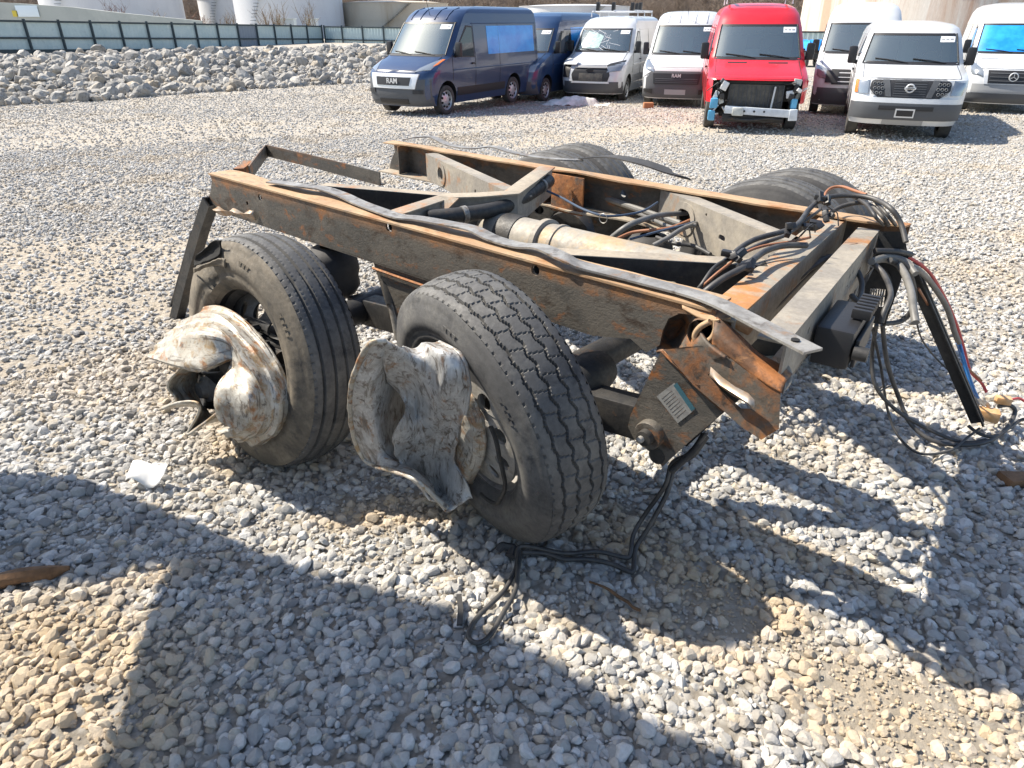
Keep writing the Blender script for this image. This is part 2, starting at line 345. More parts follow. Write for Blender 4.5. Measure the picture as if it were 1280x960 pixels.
def rock_mesh(name, rng, sub=2, cuts=9, flat=.75, mat='limestone', smooth=28):
    bm = bmesh.new(); bmesh.ops.create_icosphere(bm, subdivisions=sub, radius=1)
    sx, sy, sz = rng.uniform(.8, 1.35), rng.uniform(.75, 1.1), rng.uniform(.55, .95) * flat / .75
    pl = []
    for _ in range(cuts):
        d = Vector((rng.gauss(0, 1), rng.gauss(0, 1), rng.gauss(0, 1))).normalized(); pl.append((d, rng.uniform(.55, .88)))
    so = Vector((rng.uniform(-50, 50), 0, 0))
    for v in bm.verts:
        c = v.co
        for d, h in pl:
            q = c.dot(d)
            if q > h: c -= d * (q - h) * .985
        c *= 1 + .07 * mnoise.noise(c * 1.7 + so)
        v.co = Vector((c.x * sx, c.y * sy, c.z * sz))
    me = bpy.data.meshes.new(name); bm.to_mesh(me); bm.free(); me.materials.append(M[mat])
    for p in me.polygons: p.use_smooth = True
    me.set_sharp_from_angle(angle=R(smooth)); return me
rng = random.Random(11)
def proto_coll(name, n, sub, cuts, smooth, flat=.75):
    c = bpy.data.collections.new(name)
    for i in range(n):
        c.objects.link(bpy.data.objects.new('stone', rock_mesh('stone', rng, sub, cuts, flat, smooth=smooth)))
    return c
def scatter(name, pts, rots, scales, coll, label, parent=None, kind='stuff', cat=None):
    me = bpy.data.meshes.new(name); n = len(pts); me.vertices.add(n); me.vertices.foreach_set('co', np.asarray(pts, dtype=np.float32).ravel())
    a = me.attributes.new('rot', 'FLOAT_VECTOR', 'POINT'); a.data.foreach_set('vector', np.asarray(rots, dtype=np.float32).ravel())
    a = me.attributes.new('scl', 'FLOAT_VECTOR', 'POINT'); a.data.foreach_set('vector', np.asarray(scales, dtype=np.float32).ravel())
    a = me.attributes.new('idx', 'INT', 'POINT'); a.data.foreach_set('value', np.random.default_rng(5).integers(0, len(coll.objects), n).astype(np.int32))
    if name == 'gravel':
        a = me.attributes.new('tan', 'FLOAT', 'POINT'); a.data.foreach_set('value', [shadow_yellow_at(q[0], q[1]) if q[1] < 5 else 0 for q in pts])
    o = link(name, me, parent)
    ng = bpy.data.node_groups.new(name, 'GeometryNodeTree'); ng.is_modifier = True
    ng.interface.new_socket('Geometry', in_out='INPUT', socket_type='NodeSocketGeometry'); ng.interface.new_socket('Geometry', in_out='OUTPUT', socket_type='NodeSocketGeometry')
    gi = ng.nodes.new('NodeGroupInput'); go = ng.nodes.new('NodeGroupOutput'); ip = ng.nodes.new('GeometryNodeInstanceOnPoints'); ci = ng.nodes.new('GeometryNodeCollectionInfo')
    ci.inputs['Collection'].default_value = coll; ci.inputs['Separate Children'].default_value = True; ci.inputs['Reset Children'].default_value = True
    def attr(nm, ty): q = ng.nodes.new('GeometryNodeInputNamedAttribute'); q.data_type = ty; q.inputs['Name'].default_value = nm; return q.outputs['Attribute']
    e2r = ng.nodes.new('FunctionNodeEulerToRotation'); ng.links.new(attr('rot', 'FLOAT_VECTOR'), e2r.inputs[0])
    ng.links.new(gi.outputs[0], ip.inputs['Points']); ng.links.new(ci.outputs[0], ip.inputs['Instance']); ip.inputs['Pick Instance'].default_value = True
    ng.links.new(attr('idx', 'INT'), ip.inputs['Instance Index']); ng.links.new(e2r.outputs[0], ip.inputs['Rotation']); ng.links.new(attr('scl', 'FLOAT_VECTOR'), ip.inputs['Scale'])
    ng.links.new(ip.outputs[0], go.inputs[0])
    md = o.modifiers.new('scatter', 'NODES'); md.node_group = ng
    tag(o, label, cat, kind=kind); return o
rg = np.random.default_rng(3)
def gravel_pts(r0, r1, dens, smin, smax, half=1.12, sink=.25, keepdirt=0.06, power=1.6, only=False):
    n = int(half * (r1 * r1 - r0 * r0) * dens)
    r = np.sqrt(rg.uniform(r0 * r0, r1 * r1, n)); a = rg.uniform(-half, half, n); x = r * np.sin(a); y = r * np.cos(a) - .3
    s = smin + (smax - smin) * rg.power(1, n) ** power * 1.0
    pts, sc = [], []
    for i in range(n):
        xi, yi = float(x[i]), float(y[i])
        d = dirt(xi, yi)
        if only and d < .25: continue
        if not only and d > 0 and rg.random() < d * (1 - keepdirt): continue
        if yi > 10 and bank_d(xi, yi) > .3 and xi < 3: continue
        pts.append((xi, yi, GZ(xi, yi) + s[i] * (rg.uniform(.0, 1.0) - sink))); sc.append(s[i])
    sc = np.array(sc); k = len(sc)
    S = np.stack([sc * rg.uniform(.8, 1.25, k), sc * rg.uniform(.8, 1.25, k), sc * rg.uniform(.8, 1.2, k)], 1)
    Ro = np.stack([rg.uniform(-.6, .6, k), rg.uniform(-.6, .6, k), rg.uniform(0, 6.28, k)], 1)
    return pts, Ro, S
near = proto_coll('stones_near', 18, 2, 13, 17); mid = proto_coll('stones_mid', 10, 1, 7, 15)
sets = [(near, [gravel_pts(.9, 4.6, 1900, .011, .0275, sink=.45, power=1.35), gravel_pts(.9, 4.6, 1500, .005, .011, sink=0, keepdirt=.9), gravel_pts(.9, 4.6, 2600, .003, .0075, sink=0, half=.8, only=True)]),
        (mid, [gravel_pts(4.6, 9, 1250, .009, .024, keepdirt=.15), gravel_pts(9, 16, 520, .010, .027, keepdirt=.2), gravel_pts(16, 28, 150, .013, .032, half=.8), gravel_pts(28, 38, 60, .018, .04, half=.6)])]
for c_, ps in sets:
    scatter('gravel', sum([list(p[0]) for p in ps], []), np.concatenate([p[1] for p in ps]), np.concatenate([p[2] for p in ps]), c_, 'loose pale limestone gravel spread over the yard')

# ------------------------------------------------------------------ rock bank
layered('riprap', [(.40, .385, .36), (.50, .485, .455), (.25, .24, .225), (.42, .34, .24)], (.5, .55, .62), .9, 0, (1.2, 2.6, .7), .5, 9)
nt = M['riprap'].node_tree; b = nt.nodes['Principled BSDF']; old = b.inputs['Base Color'].links[0].from_socket; oi = N(nt, 'ShaderNodeObjectInfo')
rp = N(nt, 'ShaderNodeValToRGB'); e = rp.color_ramp.elements; e[0].color = (.62, .61, .60, 1); e[1].color = (1.2, 1.18, 1.14, 1); k = e.new(.45); k.color = (.95, .94, .92, 1); k = e.new(.7); k.color = (1.0, .88, .72, 1); k = e.new(.78); k.color = (1.05, 1.04, 1.02, 1)
nt.links.new(oi.outputs['Random'], rp.inputs[0]); nt.links.new(mixc(nt, 1.0, old, rp.outputs[0], 'MULTIPLY'), b.inputs['Base Color'])
rk = [rock_mesh('rock', rng, 2, 13, .95, 'riprap', 15) for _ in range(10)]
cand = []
rr = random.Random(5)
for _ in range(15000):
    x = rr.uniform(-36, 3); y = rr.uniform(9, 46); d = bank_d(x, y)
    if d < -.15 or d > 13.5 or abs(x) > y * 1.5 + 2: continue
    s = rr.choice((.08, .09, .11, .13, .15, .18, .23)) * rr.uniform(.85, 1.2); cand.append((x, y, s, s / math.hypot(x, y)))
taken, keep = {}, []
for c_ in sorted(cand, key=lambda c: -c[2]):
    k = (int(c_[0] / .5), int(c_[1] / .5)); ok = True
    for i in (-1, 0, 1):
        for j in (-1, 0, 1):
            for q in taken.get((k[0] + i, k[1] + j), ()):
                if math.hypot(q[0] - c_[0], q[1] - c_[1]) < (q[2] + c_[2]) * .55: ok = False
    if ok: taken.setdefault(k, []).append(c_); keep.append(c_)
keep.sort(key=lambda c: -c[3] if abs(c[0]) < c[1] * .8 else 0)
for x, y, s, _ in keep[:300]:
    o = link('rock', rr.choice(rk)); o.location = (x, y, GZ(x, y) + s * rr.uniform(.1, .75)); o.rotation_euler = (rr.uniform(-.7, .7), rr.uniform(-.7, .7), rr.uniform(0, 6.3)); o.scale = (s * rr.uniform(.9, 1.25),) * 3
    tag(o, 'pale grey broken limestone rock heaped in the rock bank', 'rock', 'rocks of the bank below the fence')
cR = bpy.data.collections.new('bank_rocks')
for q in rk: cR.objects.link(bpy.data.objects.new('rock', q))
rest = keep[300:]
fill = [(x + rr.uniform(-.25, .25), y + rr.uniform(-.25, .25), rr.uniform(.06, .13), 0) for x, y, s, _ in keep for _ in (0, 1, 2)]
rest = rest + [f for f in fill if bank_d(f[0], f[1]) > -.3]
scatter('bank_rubble', [(x, y, GZ(x, y) + s * rr.uniform(0, .6)) for x, y, s, _ in rest], [(rr.uniform(-.7, .7), rr.uniform(-.7, .7), rr.uniform(0, 6.3)) for _ in rest], [(s * 1.1,) * 3 for x, y, s, _ in rest], cR, 'smaller broken limestone filling the rock bank')

# ------------------------------------------------------------------ fence
layered('fence_panel', [(.46, .58, .60), (.52, .63, .64), (.40, .50, .53)], (.52, .64), .55, .1, (.6, 2, 5), .05, 20)
simple('fence_post', (.035, .055, .065), .6, var=.3, vscale=3); simple('fence_patch', (.20, .24, .29), .6)
def fence_run(pts, label, skip=(), patch=None):     # pts: (x, y, zbottom, ztop) at each post
    root = empty('fence', (0, 0, 0)); root.location = (pts[0][0], pts[0][1], pts[0][2]); o0 = Vector(root.location)
    tag(root, label, 'fence')
    pm = {}
    for i, (a, b_) in enumerate(zip(pts, pts[1:])):
        A = Vector((a[0], a[1], 0)); B = Vector((b_[0], b_[1], 0)); d = (B - A).normalized(); nn = Vector((-d.y, d.x, 0)); Lb = (B - A).length
        Pm = []; k = 28                               # ribbed sheet
        for j in range(k + 1):
            t = j / k; off = .03 * (1 if (j // 2) % 2 else 0); q = A + (B - A) * (t * .996 + .002) + nn * (.06 + off)
            zb = a[2] + (b_[2] - a[2]) * t; zt = a[3] + (b_[3] - a[3]) * t
            Pm.append([q + Vector((0, 0, zb)) - o0, q + Vector((0, 0, zt)) - o0])
        mb = MB().grid(Pm); mb.build('panel', 'fence_patch' if i == patch else 'fence_panel', root, 20)
        rl = MB()
        for fz in (.985, .46, .03):
            zA = a[2] + (a[3] - a[2]) * fz; zB = b_[2] + (b_[3] - b_[2]) * fz
            MB().beam(A - nn * .02 + Vector((0, 0, zA)) - o0, B - nn * .02 + Vector((0, 0, zB)) - o0, .06, .13 if fz > .1 else .28).build('rail', 'fence_post', root)
    for a in pts:
        MB().beam(Vector((a[0], a[1], a[2] - .2)) - o0, Vector((a[0], a[1], a[3] + .12)) - o0, .14, .14, (0, 1, 0)).build('post', 'fence_post', root)
    return root
def fpt(px, yb, yt, dist): A = ony(px, yb, dist); B = ony(px, yt, dist); return (A.x, A.y, A.z - .25, B.z)
y0, y1 = 52.0, 86.0; n0 = 15
Pa = ony(-10, 40, y0); Pb = ony(405, 40, y1); fp = []
for k in range(n0):
    t = k / (n0 - 1); X = Pa.x + (Pb.x - Pa.x) * t; Y = y0 + (y1 - y0) * t
    px = 640 + FPX * X / (Y * math.cos(PITCH) + 1.3 * math.sin(PITCH)); s_ = (px + 10) / 415
    fp.append(fpt(px, 61 - 1.5 * s_, 25 + 7.5 * s_, Y))
left = []
dx, dy = fp[1][0] - fp[0][0], fp[1][1] - fp[0][1]
for k in (3, 2, 1): left.append((fp[0][0] - dx * k, fp[0][1] - dy * k, fp[0][2], fp[0][3]))
fence_run(left + fp, 'pale blue-green sheet metal fence with dark posts and rails above the rock bank', patch=12)
fp2 = []
X1 = ony(1075, 50, 62.0).x; n2 = 21
for k in range(n2):
    t = k / (n2 - 1); X = Pb.x + (X1 - Pb.x) * t; Y = y1 + (62 - y1) * t; px = 640 + FPX * X / (Y * math.cos(PITCH) + 1.3 * math.sin(PITCH))
    fp2.append(fpt(px, 59.5 + 14 * t, 33 + 7 * t, Y))
fp2[0] = (fp2[0][0] + .25, fp2[0][1], fp2[0][2], fp2[0][3])
fence_run(fp2, 'pale blue-green sheet metal fence running on behind the row of vans')

# ------------------------------------------------------------------ storage tanks and what stands behind the fence
layered('tank_white', [(.74, .75, .77), (.66, .67, .70), (.62, .58, .53)], (.55, .68), .45, 0, (.08, .2, .3), .05, 4, (1, 1, .3))
layered('tank_cream', [(.70, .62, .50), (.64, .55, .43), (.52, .40, .27)], (.52, .6), .7, 0, (.15, .3, .4), .1, 4, (1, 1, .25))
layered('tank_streaked', [(.64, .57, .50), (.70, .66, .61), (.50, .33, .24), (.42, .25, .17)], (.5, .55, .60), .7, 0, (.3, .35, .5), .1, 4, (1, 1, .06))
def tank(pxl, pxr, dist, ztop, mat, label, courses=5, dome=1.2, zb=-3):
    xl = ony(pxl, 20, dist).x; xr = ony(pxr, 20, dist).x; rad = (xr - xl) / 2 * .985; cx = (xl + xr) / 2
    root = empty('storage_tank', (cx, dist + rad * .3, zb)); tag(root, label, 'tank'); H = ztop - zb; hc = H / courses
    for k in range(courses):
        MB().lathe([(rad - .012 * k, k * hc), (rad - .012 * k, (k + 1) * hc)], 72, 'z').build('shell_course', mat, root, 40)
        MB().lathe([(rad, (k + 1) * hc - .05), (rad + .05, (k + 1) * hc - .05), (rad + .05, (k + 1) * hc + .05), (rad - .02, (k + 1) * hc + .05)], 72, 'z').build('seam_ring', mat, root, 40)
    MB().lathe([(rad + .1, H), (rad * .7, H + dome * .6), (rad * .35, H + dome * .9), (.01, H + dome)], 72, 'z').build('roof', mat, root, 50)
    st = MB()                                           # spiral stair with rail
    a0 = -2.2
    for k in range(48):
        a = a0 + k * .022; z = H * k / 48; p = Vector((math.cos(a), math.sin(a), 0))
        st.beam(p * (rad + .05) + Vector((0, 0, z)), p * (rad + .9) + Vector((0, 0, z)), .28, .05)
    st.build('stair', 'fence_post', root)
    return root
tank(50, 216, 118, 17, 'tank_white', 'white storage tank standing between the pale wall and the dark gap')
tank(247, 345, 132, 16, 'tank_white', 'white storage tank set back half hidden by the larger white tank')
tank(290, 425, 112, 17, 'tank_white', 'large white storage tank next to the low cream tank')
tank(421, 560, 120, ony(460, 4, 120).z, 'tank_cream', 'low weathered cream storage tank behind the fence corner', 3, .4)
tank(648, 790, 125, ony(720, 8, 125).z, 'tank_white', 'low white storage tank behind the dark blue vans', 2, .35)
tank(1032, 1420, 74, 17, 'tank_streaked', 'huge rust-streaked pale storage tank behind the white vans', 6)
# pale containment wall
layered('pale_wall', [(.50, .52, .48), (.44, .46, .43), (.56, .57, .53)], (.5, .6), .85, 0, (.2, .5, 2), .1, 6)
mb = MB(); pl = [(-60, 0), (20, 4), (90, 9), (150, 16), (250, 26)]; T = []
for px, py in pl: q = ony(px, py, 78); T.append((q.x, q.y, q.z))
for (a, c_) in zip(T, T[1:]):
    mb.add([(a[0], 78, -3), (c_[0], 78, -3), (c_[0], 78, c_[2]), (a[0], 78, a[2]), (a[0], 78.6, -3), (c_[0], 78.6, -3), (c_[0], 78.6, c_[2]), (a[0], 78.6, a[2])],
           [(0, 1, 2, 3), (7, 6, 5, 4), (3, 2, 6, 7), (0, 4, 5, 1), (0, 3, 7, 4), (1, 5, 6, 2)])
wl = mb.build('containment_wall', 'pale_wall', None, 0); tag(wl, 'pale concrete containment wall sloping down behind the fence', 'wall')
simple('sign_white', (.72, .80, .84), .4); simple('sign_yellow', (.65, .50, .06), .5)
for px, py, w, h, mt, lb in ((34, 14, 2.2, 1.0, 'sign_white', 'white rectangular sign on the pale containment wall'), (19, 17, .55, .55, 'sign_yellow', 'small yellow square sign on the pale containment wall')):
    q = ony(px, py, 77.9); o = MB().box((0, 0, 0), (w, .06, h)).build('sign', mt, None, 30, .01); o.location = q; tag(o, lb, 'sign')
# cabinets over the fence
simple('cabinet', (.62, .66, .66), .5)
for px, w, lb in ((355, 2.2, 'wide pale cabinet roof showing over the fence by the white tank'), (388, 1.2, 'narrow pale cabinet showing over the fence by its corner')):
    q = ony(px, 24, 92); r_ = empty('equipment_cabinet', (q.x, 92, -2)); tag(r_, lb, 'cabinet')
    MB().bb(-w / 2, w / 2, 0, 1.2, 0, q.z + 2).build('housing', 'cabinet', r_, 30, .03); MB().bb(-w / 2 - .1, w / 2 + .1, -.1, 1.3, q.z + 2, q.z + 2.12).build('lid', 'cabinet', r_, 30, .02)
# bare shrubs behind the fence
simple('twig_red', (.20, .10, .07), .9, var=.3, vscale=2); simple('twig_tan', (.26, .19, .12), .9, var=.3, vscale=2)
def shrub(x, y, z, h, mat, label, seed):
    q = random.Random(seed); root = empty('bare_shrub', (x, y, z)); tag(root, label, 'shrub', 'bare shrubs behind the fence')
    mb = MB(); tw = MB()
    for k in range(16):
        a = q.uniform(0, 6.28); l = h * q.uniform(.55, 1); p0 = Vector((0, 0, 0)); tip = Vector((math.cos(a) * l * .35 * q.random(), math.sin(a) * l * .35 * q.random(), l))
        mid = tip * .5 + Vector((q.uniform(-.1, .1), q.uniform(-.1, .1), 0)) * h; mb.tube([p0, mid, tip], [.05, .035, .015], 4)
        for j in range(7):
            t = q.uniform(.3, .95); s0 = p0.lerp(mid, t * 2) if t < .5 else mid.lerp(tip, t * 2 - 1)
            tw.tube([s0, s0 + Vector((q.uniform(-.3, .3), q.uniform(-.3, .3), q.uniform(.15, .5))) * h * .5], [.02, .008], 3)
    mb.build('stems', mat, root); tw.build('twigs', mat, root)
SHL = ['reddish leafless shrub before the white tank by the pale wall', 'taller reddish leafless shrub beside it before the white tank', 'tan leafless shrub at the low end of the pale wall', 'reddish leafless shrub beside the dark gap between white tanks', 'low tan leafless shrub before the set back white tank', 'tan leafless shrub by the wide pale cabinet', 'tallest tan leafless shrub before the large white tank', 'tan leafless shrub by the narrow pale cabinet']
for i, (px, zt) in enumerate(((132, 6), (140, 3), (196, 12), (250, 14), (280, 15), (330, 5), (345, 0), (383, 2))):
    q = ony(px, zt, 90); shrub(q.x, 90, -1.5, q.z + 1.5, 'twig_red' if i in (0, 1, 3) else 'twig_tan', SHL[i], i)
# ------------------------------------------------------------------ wooded hill
layered('hill_soil', [(.13, .105, .085), (.18, .14, .11), (.10, .085, .085)], (.5, .6), .95, 0, (.02, .05, .1), .1, 1)
hp = []
for j in range(18):
    row = []
    for i in range(61):
        x = -900 + 30 * i; t = j / 17; y = 260 + 420 * t; row.append((x, y, -2 + 75 * sstep(0, 1, t) * (1 + .25 * mnoise.noise(Vector((x * .004, 1, 2)))) + 3 * mnoise.noise(Vector((x * .02, y * .02, 0)))))
    hp.append(row)
tag(MB().grid(hp).build('hill', 'hill_soil', None, 80), 'brown wooded hillside behind the tanks', kind='structure')
simple('bare_wood', (.19, .15, .125), .95, var=.5, vscale=.05, vcol=(.30, .235, .17))
tc = bpy.data.collections.new('bare_trees')
for s_ in range(5):
    q = random.Random(40 + s_); mb = MB(); mb.tube([(0, 0, 0), (q.uniform(-.3, .3), 0, 4), (q.uniform(-.5, .5), q.uniform(-.5, .5), 9)], [.22, .15, .04], 4)
    for k in range(34):
        z = q.uniform(2.2, 8.5); a = q.uniform(0, 6.28); l = q.uniform(1.2, 3.2) * (1 - (z - 2) / 11); e_ = Vector((math.cos(a) * l, math.sin(a) * l, z + l * q.uniform(.5, 1)))
        mb.tube([(0, 0, z), e_], [.07, .03], 3)
        for _ in range(3): mb.tube([e_ * 1, e_ + Vector((q.uniform(-1, 1), q.uniform(-1, 1), q.uniform(.2, 1.2)))], [.03, .02], 3)
    tc.objects.link(bpy.data.objects.new('tree', mb.mesh('tree', 'bare_wood')))
pts = []; q = random.Random(9)
while len(pts) < 3800:
    y = 225 + 260 * q.random() ** 1.5; x = q.uniform(-.85, .85) * y
    t = (y - 260) / 420; z = -2 + (75 * sstep(0, 1, t) * (1 + .25 * mnoise.noise(Vector((x * .004, 1, 2)))) + 3 * mnoise.noise(Vector((x * .02, y * .02, 0))) if t > 0 else 0)
    pts.append((x, y, z - .3))
scatter('bare_woodland', pts, [(0, 0, q.uniform(0, 6.3)) for _ in pts], [(q.uniform(.7, 1.3),) * 3 for _ in pts], tc, 'leafless brown woodland covering the hillside')
# utility poles
simple('pole_grey', (.45, .44, .42), .7)
for px, lb in ((530, 'pale utility pole beyond the dark blue vans'), (536, 'second pale utility pole close beside the first')):
    q = ony(px, 12, 170); r_ = empty('utility_pole', (q.x, 170, -3)); tag(r_, lb, 'pole')
    MB().tube([(0, 0, 0), (0, 0, 14)], [.2, .13], 8).build('shaft', 'pole_grey', r_); MB().bb(-1, 1, -.06, .06, 12.6, 12.8).build('cross_arm', 'pole_grey', r_)

# ------------------------------------------------------------------ wrecked trailer body standing beside the photographer (its shadow falls into view)
layered('trailer_skin', [(.62, .62, .60), (.68, .68, .66), (.45, .42, .37)], (.5, .66), .5, .1, (.8, 2, 5), .05, 20)
tr = empty('wrecked_trailer', (-2.72, 2.6, GZ(-2.7, 2))); tag(tr, 'tall roofless wrecked trailer body with torn side wall left of the bogie', 'trailer')
def tz(px, py): p = onz(px, py, 0); z = (p.x + 2.72) / SHX; return (p.y - SHY * z - 2.6, z)
edge = [(0, .55), (.13, 1.04), (.08, 1.75), (0, 2.5), (.02, 3.05), (-.06, 3.5), (-.17, 3.8), (-.2, 4.12)]
hole = [tz(-30, 745), tz(120, 728), tz(230, 700), tz(205, 770), tz(175, 870), tz(150, 965), (-1.3, 2.12), (-1.5, 1.6), (-1.35, 1.2)]
MB().plate(edge + [(-7.5, 4.12), (-7.5, .55)], lambda a, b_, t: Vector((-t, a, b_)), .05, [hole]).build('side_wall', 'trailer_skin', tr, 30)
MB().plate([(-.3, 1.2), (-.3, 4.1), (-7.5, 4.1), (-7.5, 1.2)], lambda a, b_, t: Vector((-2.5 - t, a, b_)), .05).build('side_wall', 'trailer_skin', tr, 30)
MB().bb(-2.5, -.06, -7.5, -.02, 1.02, 1.14).build('floor', 'wood_old', tr, 30, .01)
MB().bb(-2.5, -.06, -7.5, -7.42, 1.15, 4.1).build('front_wall', 'trailer_skin', tr, 30)
for k in range(12):
    y = -.55 - .6 * k
    if not -1.5 < y < -.1: MB().bb(.001, .035, y - .03, y + .03, .6, 4.1).build('post', 'trailer_skin', tr, 30, .004)
for y in (-.5, -3.4, -6.6): 
    for x in (-.5, -2.0): MB().bb(x - .12, x + .12, y - .15, y + .15, -.03, 1.03).build('support_block', 'wood_old', tr, 30, .01)
# ------------------------------------------------------------------ the wrecked trailer bogie
bog = empty('trailer_bogie', (A0.x, A0.y, 0), BOG_ANG)
tag(bog, 'rusty wrecked tandem trailer bogie with crushed wheel rims on the gravel', 'trailer bogie')
def zoomed(ox, oy, s, pts): return [(ox + p[0] * s, oy + p[1] * s) for p in pts]
# --- tyres
def tyre_mesh(kind, seg=420, ny=56, Rt=.503, seed=0, torn=None):
    tw = .114; P = []
    per = 44
    def depth(y, th):
        d = 0.0; a = (th / (2 * math.pi) * per) % 1.0; tri = abs(a * 2 - 1) * 2 - 1
        if kind == 'zig':
            for y0 in (-.078, -.027, .027, .078):
                yy = y0 + tri * (.0065 if abs(y0) < .05 else .004) * (1 if y0 > 0 else -1)
                if abs(y - yy) < .0037: d = .012
            for i, (ya, yb) in enumerate(((-.078, -.027), (-.027, .027), (.027, .078))):
                if ya < y < yb:
                    b_ = (a + .5 * (i % 2) + (y - ya) * 4.0) % 1.0
                    if abs(b_ - .5) < .032: d = max(d, .005)
            if abs(y) > .1 and abs(((th / (2 * math.pi) * per * 2) % 1.0) - .5) < .14 and abs(y) > .108: d = max(d, .006)
        elif kind == 'rib':
            for y0 in (-.077, -.027, .027, .077):
                if abs(y - y0) < .006: d = .016
                elif abs(abs(y - y0) - .009) < .005 and abs(((th / (2 * math.pi) * 150) % 1.0) - .5) < .1: d = max(d, .002)
            if abs(y) > .104 and abs(((th / (2 * math.pi) * 90) % 1.0) - .5) < .12: d = max(d, .005)
        return d
    ys = [-tw + 2 * tw * j / (ny - 1) for j in range(ny)]
    for i in range(seg):
        th = 2 * math.pi * i / seg; row = []
        for y in ys:
            r = Rt - .016 * (y / tw) ** 2 - .006 * (y / tw) ** 8 - depth(y, th) + .0012 * mnoise.noise(Vector((math.cos(th) * 6, math.sin(th) * 6, y * 20 + seed)))
            row.append((r * math.cos(th), y, r * math.sin(th)))
        P.append(row)
    tread = MB().grid(P, closed_u=True)
    car = MB(); seg2 = 128
    half = [(Rt - .0225, .1145), (Rt - .03, .121), (Rt - .042, .128), (Rt - .06, .134), (Rt - .063, .1375), (Rt - .085, .1400), (Rt - .088, .143), (.40, .1445), (.396, .1465), (.372, .146), (.368, .143), (.345, .137), (.341, .139), (.322, .131), (.305, .119), (.292, .108), (.283, .097)]
    for sgn in (-1, 1):
        rows = []
        for k in range(seg2):
            th = 2 * math.pi * k / seg2; row = []
            for r, y in half:
                bul = 1 + .05 * math.exp(-((math.sin(th) + 1) / .12) ** 2) * math.sin(math.pi * min(1, max(0, (r - .28) / .22)))
                yy = y * bul + .002 * mnoise.noise(Vector((r * math.cos(th) * 9, r * math.sin(th) * 9, seed + sgn)))
                rad = r
                if torn and sgn == torn[0]:
                    da = abs((th - torn[1] + math.pi) % (2 * math.pi) - math.pi)
                    if da < torn[2] and .33 < r < .475: yy -= .05 * (1 - da / torn[2]) ** .5
                row.append((rad * math.cos(th), sgn * yy, rad * math.sin(th)))
            rows.append(row)
        car.grid(rows, closed_u=True)
    return tread, car
def wheel_matrix(c, phi, cam, off):
    ax = Vector((math.cos(phi), math.sin(phi), cam)).normalized(); Rz = Matrix.Rotation(-BOG_ANG, 3, 'Z'); ax = Rz @ ax
    x = ax.cross(Vector((0, 0, 1))).normalized(); z = x.cross(ax)
    Lc = toL(Vector(c)); Lc.z = c[2]
    return Matrix.Translation(Lc + ax * off) @ Matrix((x, ax, z)).transposed().to_4x4()
W1 = wheel_matrix((-1.117, 2.593, .485), R(49.4), -.124, .115); W2 = wheel_matrix((-.160, 2.066, .485), R(35.3), .175, .115)
def place(o, Mx): o.matrix_basis = Mx; return o
for Wm, kind, sd, sm, tm, torn, lb in ((W1, 'rib', 1, 'rubber_brown', 'rubber_dusty', (-1, 2.2, .2), 'ribbed tyre with a torn sidewall'), (W2, 'zig', 2, 'rubber_dusty', 'rubber_dusty', None, 'worn block tread tyre')):
    tr_, ca = tyre_mesh(kind, 640, 64, seed=sd, torn=torn)
    t = place(ca.build('tyre', sm, bog, 50), Wm); t['label'] = lb
    tr_.build('tread', tm, t, 28)
    # raised bands and lettering blocks on the sidewall
    mb = MB()
    for a in (1.30, 1.36, 1.42, .5, .56, .62, .68, 3.6, 3.66):
        if torn and a > 1.8 and a < 2.6: continue
        mb.lathe([(.408, -.1445), (.408, -.1463), (.428, -.1455), (.428, -.143)], 3, 'y', (0, 0, 0), a, a + .035)
    mb.build('raised_mark', sm, t, 30)
# --- wheels inside the near tyres
def rim_barrel(y0=-.1, y1=.1):
    return MB().lathe([(.295, y0 - .012), (.298, y0 - .004), (.285, y0), (.283, y0 + .03), (.258, y0 + .055), (.255, y1 - .055), (.283, y1 - .03), (.285, y1), (.298, y1 + .004)], 64)
def disc_mesh(y, dish, nh=10, rh=.032, rbolt=.143):
    outer = circle(0, 0, .258, 60); holes = [circle(.2 * math.cos(2 * math.pi * k / nh + .2), .2 * math.sin(2 * math.pi * k / nh + .2), rh, 14) for k in range(nh)] + [circle(0, 0, .105, 30)]
    def fn(a, b, t):
        r = math.hypot(a, b); return Vector((a, y + dish * sstep(.26, .13, r) if False else y + dish * (1 - sstep(.13, .25, r)) + t, b))
    return MB().plate(outer, fn, .011, holes)
wheel_inner = []
for Wm, mt, dy, ds, hl in ((W1, 'dark_steel', -.04, -.05, .22), (W2, 'disc_grey', -.095, -.02, .15)):
    rm = place(rim_barrel().build('wheel_rim', mt, bog, 40), Wm)
    disc_mesh(dy, ds).build('wheel_disc', mt, rm, 40)
    if Wm is W2: continue
    mb = MB()
    for k in range(10):
        a = 2 * math.pi * k / 10; c = Vector((.143 * math.cos(a), dy + ds, .143 * math.sin(a)))
        mb.lathe([(0.0, -.035), (.016, -.033), (.018, 0), (.018, .012)], 6, 'y', c)
    mb.build('wheel_nuts', 'dark_steel', rm, 30)
    MB().lathe([(.0, -hl), (.05, -hl + .002), (.07, -hl + .02), (.075, -hl + .05), (.1, -hl + .06), (.104, -.03), (.11, .05)], 28).build('hub', 'dark_steel', rm, 40)
